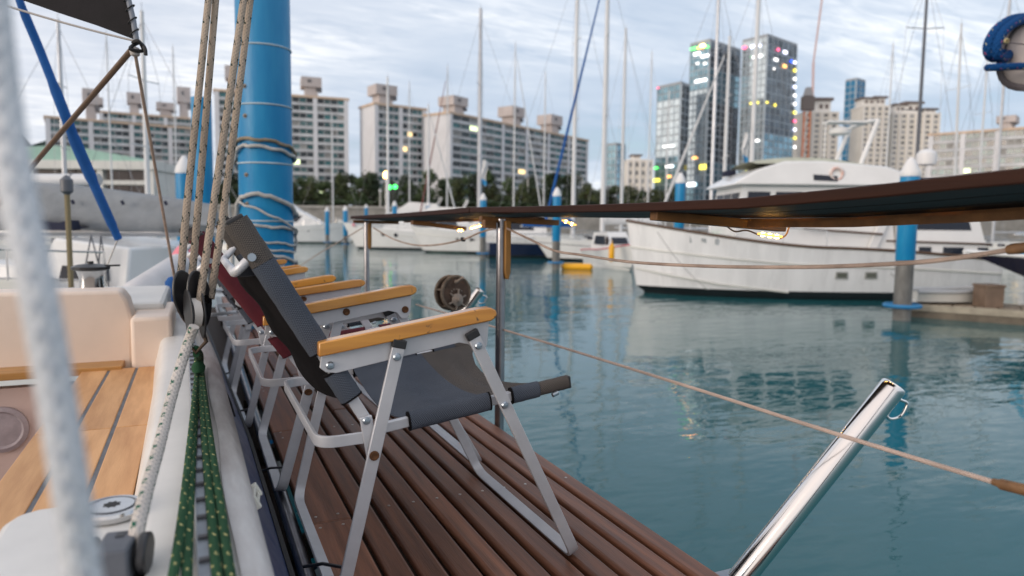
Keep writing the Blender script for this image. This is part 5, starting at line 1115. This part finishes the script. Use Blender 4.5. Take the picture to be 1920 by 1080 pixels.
        MB().tube([st0+sdv*(Ls-.035)+sn*-.016+Yv*(y+sd*.012), st0+sdv*(Ls-.05)+sn*-.019+Yv*(y+sd*.013)], .0055, 10).build('snap', riv, r)
        MB().tube([bt0+bd*(Lb-.075)-bn*.012+Yv*(y+sd*.010), bt0+bd*(Lb-.075)-bn*.012+Yv*(y+sd*.0165)], .008, 12).build('snap', riv, r)
        # link plate and rivets
        lk_ = MB().bar(V((-.226, sd*.302, .402)), V((-.211, sd*.302, .314)), .026, .007, up=(0, 1, 0)).build('link_plate', ala, r, 0, bevel=.002)
        rivet(lk_, -.225, .394, sd*.3055, sd); rivet(lk_, -.2125, .322, sd*.3205, sd, rvr)
        # arm: bracket plate and wooden rest
        br_ = MB().prism([(-.318, .512), (-.306, .502), (-.285, .499), (-.02, .546), (.004, .540), (.020, .520), (.036, .521), (.046, .536), (.050, .590), (-.315, .536)], 1, sd*.3025-.003, sd*.3025+.003).build('arm_bracket', ala, r, 0, bevel=.001)
        rivet(br_, -.298, .516, sd*.3060, sd); rivet(br_, -.145, .548, sd*.2990, -sd, rvr); rivet(br_, .030, .548, sd*.2990, -sd, rvr)
        wd = MB(); pl = [(-.322, .5365), (.050, .5925), (.060, .599), (.0635, .608), (.060, .616), (.048, .6215), (.020, .620), (-.10, .6005), (-.322, .5655)]
        wd.prism(pl, 1, sd*.303-.018, sd*.303+.018).build('armrest', aw_m, r, 25, bevel=.003, seg=2)
    # seat sheet: hangs between the tubes, dips in the middle
    def sheet(nm, mt, p0, d, nrm, t0, t1, dip, nx=10, ny=14, yh=.292, par=r, edge=None):
        top, bot = [], []
        for i in range(nx+1):
            t = t0+(t1-t0)*i/nx; a, b = [], []
            for j in range(ny+1):
                y = -yh+2*yh*j/ny; q = 1-(y/yh)**2; k = dip*q*(1+.10*sin(i*1.1)); tt = t+(edge(y, i/nx) if edge else 0)
                c = p0+d*tt-nrm*k+Yv*y; a.append(c+nrm*.0016); b.append(c-nrm*.0016)
            top.append(a); bot.append(b)
        rg = [a+b[::-1] for a, b in zip(top, bot)]; n = len(rg[0])
        return MB().loft(rg, uv=lambda i, j: ((j if j <= ny else 2*ny+1-j)/ny*2*yh, t0+(t1-t0)*i/nx)).build(nm, mt, par, 60)
    sheet('seat_fabric', f1, st0+sn*.010, sdv, sn, .055, .262, .046); sheet('seat_front_panel', f2, st0+sn*.010, sdv, sn, .2622, Ls-.012, .044, edge=lambda y, f: -.075*f*(1-(abs(y)/.292)**2.2))
    sheet('back_fabric', f3, bt0+bn*-.004, bd, bn, .055, Lb-.115, bdip, nx=14)
    # top handle bar and the bent bar behind the seat
    h0 = bt0+bd*(Lb-.075)-bn*.012
    hp = corner([h0+Yv*-.285, h0-bn*.042-bd*.012+Yv*-.285, h0-bn*.042-bd*.012+Yv*.285, h0+Yv*.285], .03, 6)
    MB().tube(hp, .0090, 12).build('handle_bar', ala, r)
    hp = corner([V((-.212, -.296, .356)), V((-.322, -.296, .353)), V((-.322, .296, .353)), V((-.212, .296, .356))], .045, 7)
    strip(hp, (0, 0, 1), .024, .0075).build('rear_bow', ala, r, 40, bevel=.001)
    MB().tube([V((-.268, -.31, .085)), V((-.30, -.2, .05)), V((-.33, -.12, .012))], .004, 8).build('strap_hook', blkp, r)
    return r
Z0 = 1.2003
make_chair('nearest folding chair, grey mesh seat and taupe trim', 'grey', (.542, 1.715, Z0), bdip=.045)
make_chair('burgundy folding chair, second from the camera', 'red', (.535, 2.405, Z0), sc=(1.12, 1, .945))
make_chair('folding chair third from the camera, behind the burgundy one', 'grey', (.445, 3.15, Z0), radians(2), (1, 1, .96))
make_chair('folding chair fourth from the camera, farthest in the row', 'grey', (.425, 3.90, Z0), 0, (1, 1, .96))
# ================================================================== ROPES AND RIGGING IN FRONT
rw = rope_mat('sheet_rope_beige', (.44, .36, .285), (.012, .03, .022), n_u=2, period=.055, thin=.19, lay=.010, dirt=.3)
rg_ = rope_mat('sheet_rope_pale', (.58, .54, .50), (.012, .10, .065), n_u=3, period=.034, thin=.17, lay=.012, dirt=.15, twist=.0)
rgr = rope_mat('green_rope', (.026, .088, .042), (.50, .46, .20), n_u=3, period=.030, thin=.13, lay=.009, dirt=.35, twist=.5)
rwh = rope_mat('white_rope', (.72, .74, .77), (.42, .45, .50), n_u=4, period=.014, thin=.2, lay=.012, dirt=.12)
rbl = rope_mat('blue_rope', (.006, .07, .24), (.65, .10, .14), n_u=3, period=.020, thin=.055, fleck2=(.7, .65, .3), lay=.007, dirt=.2)
for lab, pts in (('leftmost of the four slanting fleck ropes of the tackle', ((394, -30, 1.66), (353, 360, 1.52), (338, 530, 1.46))), ('second of the four slanting fleck ropes of the tackle', ((407, -30, 1.68), (374, 360, 1.56), (359, 530, 1.50))),
                 ('third of the four slanting fleck ropes, entering the black block', ((461, -30, 1.62), (404, 360, 1.48), (373, 575, 1.425))), ('rightmost of the four slanting fleck ropes of the tackle', ((473, -30, 1.66), (424, 360, 1.54), (395, 560, 1.48)))):
    P_ = [at_D(*p) for p in pts]; d = (P_[0]-P_[1]).normalized(); P_ = [P_[0]+d*.9]+P_
    tag(MB().tube(spline(P_, 10), .0078, 12).build('tackle_rope', rw), lab, 'rope')
# overhead block the tackle hangs from, out of view above
bt_ = at_D(365, 560, 1.455); fwd = (V((CAM.x, CAM.y, 0))-V((bt_.x, bt_.y, 0))).normalized()
bk = thing('tackle_block', 'black pulley block with white sheave below the slanting ropes', 'pulley', bt_)
xr = fwd.cross(V((0, 0, 1))).normalized()*-1
def frame(tilt, yaw):
    x = xr.copy(); x.rotate(Matrix.Rotation(yaw, 3, 'Z')); z = V((0, 0, 1)); z.rotate(Matrix.Rotation(tilt, 3, x.cross(z))); return Matrix((x, z.cross(x), z)).transposed()
Fb = frame(.20, .9)
def oval(a, b, n=28, cz=0): return [(a*cos(2*pi*i/n)*(1-.28*(sin(2*pi*i/n) < 0)*abs(sin(2*pi*i/n))), cz+b*sin(2*pi*i/n)) for i in range(n)]
for y in (-.013, .022): MB().prism(oval(.036, .062), 1, y-.003, y+.003).xf(Fb.to_4x4()).build('cheek_plate', blkp, bk, 40, bevel=.002)
Fc = frame(.16, -1.25); sh = MB().prism(oval(.024, .030), 1, -.008, .008).xf(Fc.to_4x4()); sh.xf(Matrix.Translation(-fwd*-.035+V((0, 0, -.025)))); sh.build('sheave', mat('sheave_white', (.62, .58, .54), .4), bk, 40)
for y in (-.0125, .0125):
    c_ = MB().prism(oval(.026, .052), 1, y-.002, y+.002).xf(Fc.to_4x4()); c_.xf(Matrix.Translation(fwd*.035+V((0, 0, -.028)))); c_.build('cheek_plate', blkp, bk, 40, bevel=.001)
a = V((0, 0, -.062)); MB().tube([a+xr*-.012, a+xr*-.018+V((0, 0, -.03)), a+V((0, 0, -.052)), a+xr*.020+V((0, 0, -.03)), a+xr*.012], .0045, 10).build('shackle', mat('bronze_shackle', (.10, .07, .05), .4, metal=.8), bk)
MB().lathe([(.010, -.03), (.010, .03)], 12, Fb @ Matrix.Rotation(pi/2, 3, 'X')).build('pin', steel, bk)
P_ = [at_z(*p) for p in ((364, 612, 1.800), (352, 645, 1.765), (333, 705, 1.715), (316, 765, 1.675), (297, 840, 1.642), (276, 915, 1.618), (259, 985, 1.600), (254, 1012, 1.586), (250, 1020, 1.572))]
tag(MB().tube(spline(P_, 8), .0098, 14).build('main_sheet', rg_), 'thick pale rope with green flecks running from block to cleat', 'rope')
cl = at_z(222, 1058, 1.562); ck = thing('cam_cleat', 'grey plastic cam cleat gripping the thick pale rope', 'cleat', (cl.x, cl.y, 1.5455), radians(-8))
MB().loft([[V((-.022, -.045, .006)), V((.022, -.045, .006)), V((.022, .035, .006)), V((-.022, .035, .006))], [V((-.019, -.036, .050)), V((.019, -.036, .050)), V((.020, .028, .050)), V((-.020, .028, .050))]]).build('body', gry, ck, 20, bevel=.004, seg=3)
for sx in (-.031, .031): MB().prism(oval(.034, .026, 20, .027), 0, sx-.006, sx+.006).build('cheek', blkp, ck, 40, bevel=.003)
MB().lim((-.035, -.05, .0), (.035, .045, .006)).build('base', steel, ck, 0, bevel=.001)
MB().lim((-.004, .005, .0505), (.006, .02, .0512)).build('mark', blkp, ck, 0)
# green control lines on the track
def ontrack(pts, z=1.574): return [at_z(x, y, z) for x, y in pts]
for i, (lab, pts, up) in enumerate((('leftmost green fleck line on the track', ((300, 1170), (325, 1080), (343, 960), (355, 850), (364, 760), (369, 700)), .045), ('second green fleck line, lying against the leftmost', ((345, 1180), (350, 1080), (355, 960), (361, 850), (367, 760), (371, 700)), .03),
        ('third green fleck line right of the alloy track', ((425, 1190), (408, 1080), (396, 960), (386, 850), (379, 760), (375, 700)), .03), ('rightmost green fleck line beside the canvas strip', ((455, 1190), (432, 1080), (415, 960), (398, 850), (386, 760), (378, 690)), .03))):
    P_ = ontrack(pts, 1.5745+.004*(i == 0)); P_.append(P_[-1]+V((0, .05, up))); P_.append(V(bt_)+V((0, .0, -.118+.004*i)))
    tag(MB().tube(spline(P_, 8), .0068, 12).build('control_line', rgr), lab, 'rope')
q = at_z(372, 690, 1.60); tag(MB().lathe([(.004, -.016), (.016, -.010), (.018, .004), (.012, .016), (.004, .020)], 12, None, q).build('rope_knot', rgr), 'dark green knot where the green lines meet below the block', 'knot')
# white plastic clip on the canvas edge and black tie
q = at_z(468, 938, 1.47); ct = thing('plastic_clip', 'white plastic clip on the edge of the canvas strip', 'clip', q+V((.008, 0, .006)), radians(-12)); ct.rotation_euler = (0, radians(62), radians(-6)); wpl = mat('white_plastic', (.66, .66, .60), .5)
for sx in (-.007, .007): MB().lim((sx-.004, -.038, 0), (sx+.004, .038, .007)).build('jaw', wpl, ct, 0, bevel=.0015)
for y in (-.034, .03): MB().lim((-.014, y-.006, -.002), (.014, y+.006, .010)).build('end', wpl, ct, 0, bevel=.002)
MB().lim((-.0025, -.026, .0005), (.0025, .02, .003)).build('slot', blkp, ct, 0)
q = at_z(405, 735, 1.50); tag(MB().tube(spline([q+V((-.02, 0, .004)), q+V((.0, .02, .018)), q+V((.03, .0, -.01)), q+V((.05, -.02, -.075))], 6), .0028, 8).build('cord_tie', blk), 'short black cord tie on the canvas strip', 'cord')
q = at_z(408, 745, 1.50); tag(MB().tube(spline([q, q+V((.006, -.03, .0)), q+V((.016, -.05, -.012)), q+V((.014, -.085, -.02))], 5), [.006]*16, 8).build('frayed_cord', wpl), 'short white frayed cord end on the canvas strip', 'cord')
# thick white rope hanging right in front of the lens
P_ = [at_D(*p) for p in ((-45, -420, .36), (-22, -60, .345), (6, 200, .338), (40, 400, .333), (73, 560, .33), (102, 720, .33), (130, 900, .33), (156, 1080, .335), (180, 1250, .34))]
tag(MB().tube(spline(P_, 8), .0083, 16).build('halyard', rwh), 'blurred thick white rope hanging close at the left edge', 'rope')
# awning corner, pole, cords
aD = 2.25; pl = [at_D(x, y, aD) for x, y in ((-40, -60), (30, -4), (110, 24), (180, 47), (252, 74), (246, 40), (236, -10), (226, -80), (60, -140))]
nrm = (pl[0]-pl[4]).cross(pl[7]-pl[4]).normalized()*.003
aw_ = thing('awning', 'black awning corner laced to a grey edge at the top left', 'awning', pl[4]); L0 = pl[4]
MB().loft([[p-L0+nrm for p in pl], [p-L0-nrm for p in pl]]).build('cloth', mat('black_awning_cloth', (.012, .010, .012), .9, var=.4, vscale=14, bump=.3, bscale=200, bdist=.001), aw_, 0)
ed = [at_D(x, y, aD-.012)-L0 for x, y in ((228, -80), (240, -5), (250, 38), (256, 76))]; MB().tube(ed, .0085, 10).build('edge_tube', mat('awning_edge_grey', (.20, .22, .26), .6), aw_)
for x, y in ((240, -3), (244, 15), (248, 38), (252, 60)): c_ = at_D(x, y, aD-.012)-L0; MB().tube([c_+RT*.012*cos(a)+UP*(.006*sin(a)+.010*cos(a))+FW*.012*sin(a) for a in [2*pi*i/12 for i in range(13)]], .0022, 6).build('lacing', blk, aw_)
c_ = at_D(256, 86, aD-.02); kn = MB(); kn.tube(spline([c_+RT*a_+UP*b_+FW*e_ for a_, b_, e_ in ((-.012, .01, 0), (.012, .012, -.01), (.016, -.012, .01), (-.014, -.014, -.012), (.0, .014, .012), (.026, -.006, .0), (.03, -.03, 0))], 5), .006, 8); tag(kn.build('awning_knot', blk), 'black cord knot at the lower corner of the awning', 'knot')
tag(MB().lathe([(.004, -.016), (.013, -.012), (.016, 0), (.013, .012), (.004, .016)], 14, None, at_D(253, 97, aD-.01)).build('pole_end_ball', mat('pale_ball', (.45, .42, .40), .5)), 'pale ball end of the awning pole', 'fitting')
tag(MB().tube([at_D(248, 92, aD), at_D(60, 312, 2.75), at_D(-60, 452, 3.1)], .0095, 12).build('awning_pole', mat('brown_pole', (.155, .095, .06), .5, var=.3, vscale=20, stretch=(6, 6, 1))), 'slanting brown pole holding the black awning corner', 'pole')
tag(MB().tube(sag(at_D(-40, -6, aD-.05), at_D(250, 76, aD-.015), .006), .0035, 8).build('pale_rope', mat('pale_cord', (.45, .42, .40), .8)), 'thin pale rope along the lower edge of the awning', 'rope')
tag(MB().tube([at_D(254, 104, aD), at_D(292, 320, 2.55), at_D(334, 560, 2.95)], .0055, 9).build('guy_rope', mat('guy_rope_beige', (.40, .30, .24), .8, var=.3, vscale=40)), 'thin beige guy rope hanging down from the awning corner', 'rope')
tag(MB().tube(spline([at_D(*p) for p in ((20, -60, 3.6), (38, 5, 3.6), (75, 95, 3.7), (118, 205, 3.8), (140, 262, 3.9), (165, 320, 4.0), (196, 390, 4.1), (222, 448, 4.2))], 6), [.019]*8+[.022]*8+[.027]*8+[.031]*8+[.026]*8+[.022]*3, 12).build('furled_strap', bluc), 'bright blue furled canvas roll slanting down the left side', 'canvas roll')
tag(MB().tube([at_D(222, 446, 4.2), at_D(184, 540, 4.3), at_D(172, 575, 4.32)], .004, 6).build('steel_wire', steel), 'thin steel wire below the blue furled roll', 'wire')
q0 = at_D(125, 348, 6.0); pst_ = thing('khaki_post', 'thin khaki rope with block in front of the grey sail cover', 'rope', (q0.x, q0.y, .9)); MB().tube([(0, 0, .1), (0, 0, q0.z-.9)], .022, 8).build('rope_fall', mat('khaki_rope', (.22, .18, .10), .8), pst_); MB().lathe([(.01, -.09), (.05, -.05), (.05, .05), (.01, .09)], 12, None, (0, 0, q0.z-.9)).build('block', alud, pst_); MB().lim((-.08, -.08, -.1), (.08, .08, .1)).build('foot', gel2, pst_, 0)
# white fender tube, pink fender, blue sleeve and small gear beside the cockpit
a, b = at_D(238, 562, 4.3), at_D(345, 492, 5.0); d = (b-a); tag(MB().tube([a-d*.05, a, a.lerp(b, .12), a.lerp(b, .9), b, b+d*.04], [.012, .05, .088, .088, .05, .012], 18).build('long_fender', mat('white_vinyl', (.62, .61, .62), .45, var=.15, vscale=5)), 'long white fender lying slanted behind the cream cockpit corner', 'fender')
q = at_D(347, 492, 5.6); tag(MB().lathe([(.02, -.14), (.08, -.11), (.105, -.03), (.10, .06), (.06, .12), (.02, .15)], 18, None, q).build('ball_fender', pink), 'pink round fender behind the slanting ropes', 'fender')
q = at_D(327, 545, 3.9); tag(MB().lathe([(.045, -.075), (.047, .05), (.03, .075), (.012, .08)], 14, None, q).build('blue_cap', bluc), 'small blue canvas cap left of the black block', 'cover')
q = at_D(312, 582, 3.5); fl_ = thing('fairlead', 'small black fairlead with white rope on the coaming', 'fairlead', q-V((0, 0, .05))); MB().lim((-.022, -.03, 0), (.022, .03, .10)).build('body', blkp, fl_, 0, bevel=.005); MB().lim((-.026, -.034, .045), (.026, .034, .055)).build('band', steel, fl_, 0)
tag(MB().tube(spline([at_D(318, 576, 3.45), at_D(345, 585, 3.2), at_D(395, 590, 3.0), at_D(440, 585, 3.3)], 6), .008, 9).build('mooring_rope', rwh), 'white rope led across the coaming from the black fairlead', 'rope')
# ================================================================== rope turns on the near pile
azc = math.atan2(-NP.y, -NP.x)            # direction from pile to camera
zy = lambda y: 2+(419-y)*5.42/FPX
def turns(lab, seq, rad, mt, gap=.0):
    pts = []
    for ang, y in seq: a = azc-radians(ang); rr_ = NR+rad*1.02+gap; pts.append(V((NP.x+rr_*cos(a), NP.y+rr_*sin(a), zy(y))))
    P2 = []
    for i in range(len(seq)-1):          # walk round the shaft between waypoints
        (a0, y0), (a1, y1) = seq[i], seq[i+1]; n = max(2, int(abs(a1-a0)/10))
        for k in range(n):
            t = k/n; a = azc-radians(a0+(a1-a0)*t); rr_ = NR+rad*1.02+gap+(.012*sin(t*pi) if abs(a1-a0) < 100 else 0); P2.append(V((NP.x+rr_*cos(a), NP.y+rr_*sin(a), zy(y0+(y1-y0)*t)+.006*sin(t*9+i))))
    P2.append(pts[-1]); tag(MB().tube(P2, rad, 9).build('mooring_rope', mt), lab, 'rope')
rp1 = rope_mat('pile_rope_white', (.52, .52, .50), (.30, .30, .30), period=.05, thin=.10, lay=.016, dirt=.3); rp2 = rope_mat('pile_rope_brown', (.30, .25, .18), (.12, .10, .07), period=.05, thin=.10, lay=.016, dirt=.4)
# angles: negative = camera-left side of the shaft (measured on plan), 0 = facing camera
turns('brownish rope turn highest on the big blue pile', ((95, 272), (40, 268), (-20, 272), (-70, 282), (-100, 296), (-180, 285), (-265, 272)), .013, rp2)
turns('grey-white rope turn just below the brownish one on the big pile', ((100, 320), (80, 292), (45, 280), (0, 282), (-60, 292), (-95, 300), (-180, 300), (-260, 320)), .013, rp1)
turns('thick white rope looping over the big pile at table height', ((105, 440), (80, 395), (55, 372), (15, 365), (-30, 376), (-75, 396), (-100, 405), (-180, 410)), .016, rp1)
turns('thin rope crossing diagonally on the big pile', ((62, 380), (20, 392), (-40, 418), (-90, 438), (-180, 436)), .009, rp1, .012)
turns('rope turn with square bend low on the big pile', ((85, 450), (70, 428), (55, 421), (0, 424), (-60, 428), (-90, 440), (-100, 470), (-180, 470)), .011, rp1)
turns('pair of thin rope turns near the bottom of the visible pile', ((95, 452), (30, 450), (-40, 456), (-90, 462), (-180, 452), (-265, 460), (-330, 462), (-400, 470), (-450, 472)), .0085, rp1)
turns('lowest white rope turn on the big pile above the chair arms', ((100, 468), (50, 470), (0, 474), (-50, 484), (-95, 497), (-180, 480)), .012, rp1)
# bundle hanging down the left side
a_ = azc-radians(88); bx_ = lambda r_, y: V((NP.x+(NR+r_)*cos(a_), NP.y+(NR+r_)*sin(a_), zy(y)))
tag(MB().tube(spline([bx_(.02, 295), bx_(.05, 325), bx_(.085, 352), bx_(.07, 400), bx_(.05, 450), bx_(.06, 520), bx_(.05, 600)], 6), .015, 9).build('hanging_rope', rp1), 'rope end hanging down the left side of the big pile', 'rope'); tag(MB().tube(spline([bx_(.01, 300), bx_(.075, 335), bx_(.095, 370), bx_(.085, 420), bx_(.08, 480)], 6), .013, 9).build('hanging_rope', rp2), 'brownish rope end hanging beside the white one on the big pile', 'rope')
# ================================================================== grey rope bag at the upper right, strapped to a stanchion
sD = 1.02; sp_ = at_D(1990, 300, 1.03)
sn_ = thing('stanchion', 'steel stanchion at the platform edge beyond the right edge', 'post', (1.118, .455, .95)); MB().tube([(0, 0, 0), (0, 0, 1.62)], .017, 14).build('tube', tubem, sn_); MB().lim((-.04, -.04, .05), (.03, .04, .12)).build('clamp', tubem, sn_, 0)
bg_ = thing('rope_bag', 'grey canvas bag with dark binding at the upper right edge', 'bag', at_D(1945, 98, sD)); B0 = bg_.location.copy()
def bp_(x, y, dd): return at_D(x, y, sD+dd)-B0
cv = mat('bag_canvas', (.50, .46, .45), .85, var=.15, vscale=12, bump=.4, bscale=250, bdist=.001); bnd = mat('bag_binding', (.115, .105, .115), .85, var=.2, vscale=40, bump=.4, bscale=400, bdist=.0008)
def ringpts(cx, cy, rx, ry, dd, n=28, lean=16, tilt=.0006):   # drum seen nearly end-on, leaning a little to the right
    o = []
    for i in range(n):
        a = 2*pi*i/n; ca, sa = cos(a), sin(a); ex = math.copysign(abs(ca)**.75, ca); ey = math.copysign(abs(sa)**.75, sa)
        x = cx+ex*rx+ey*lean; y = cy-ey*ry; o.append(bp_(x, y, dd-(x-cx)*tilt))
    return o
MB().loft([ringpts(1943, 97, 30, 36, -.008), ringpts(1943, 97, 64, 66, .0), ringpts(1943, 97, 66, 69, .004), ringpts(1946, 97, 68, 70, .06), ringpts(1950, 97, 66, 68, .15), ringpts(1952, 97, 40, 44, .155)]).build('body', cv, bg_, 60)
MB().loft([ringpts(1943, 97, 59, 61, -.002), ringpts(1943, 97, 62, 66, -.007), ringpts(1943, 97, 71, 74, -.004), ringpts(1944, 97, 73, 75, .012), ringpts(1944, 97, 69, 71, .016)], caps=False).build('binding', bnd, bg_, 60)
MB().tube([bp_(1893, 80, -.012), bp_(1925, 84, -.011), bp_(1990, 90, -.05)], .0009, 6).build('seam', bnd, bg_)
g = bp_(1884, 78, -.009); MB().lathe([(.0042, 0), (.0042, .0035), (.0018, .0045), (.0014, .001)], 14, (-FW).to_track_quat('Z', 'Y').to_matrix(), g).build('grommet', mat('brass_grommet', (.55, .45, .25), .3, metal=.9), bg_)
cp = []
for k in range(2):
    ox, oz = 15*k, -.006*k
    cp += [at_D(x+ox, y+k*2, sD+z+oz) for x, y, z in ((1925, 32, .03), (1893, 38, .006), (1866, 58, -.004), (1853, 84, -.006), (1855, 103, 0), (1868, 108, .02), (1886, 90, .045), (1906, 60, .05))]
tag(MB().tube(spline(cp, 7), .0068, 12).build('rope_coil', rbl), 'coil of blue fleck rope on the end of the grey bag', 'rope')
tag(MB().tube(spline([at_D(1990, 124, sD-.06), at_D(1935, 124, sD-.024), at_D(1890, 125, sD-.017), at_D(1862, 126, sD-.010), at_D(1852, 127, sD+.012), at_D(1858, 127, sD+.06), at_D(1880, 127, sD+.15)], 8), .0052, 12).build('lashing_rope', rbl), 'blue fleck rope lashed round the grey bag', 'rope')
MB().tube([bp_(2040, 100, 0), V((1.118, .46, 2.2))-B0], .012, 8).build('strap', bnd, bg_)
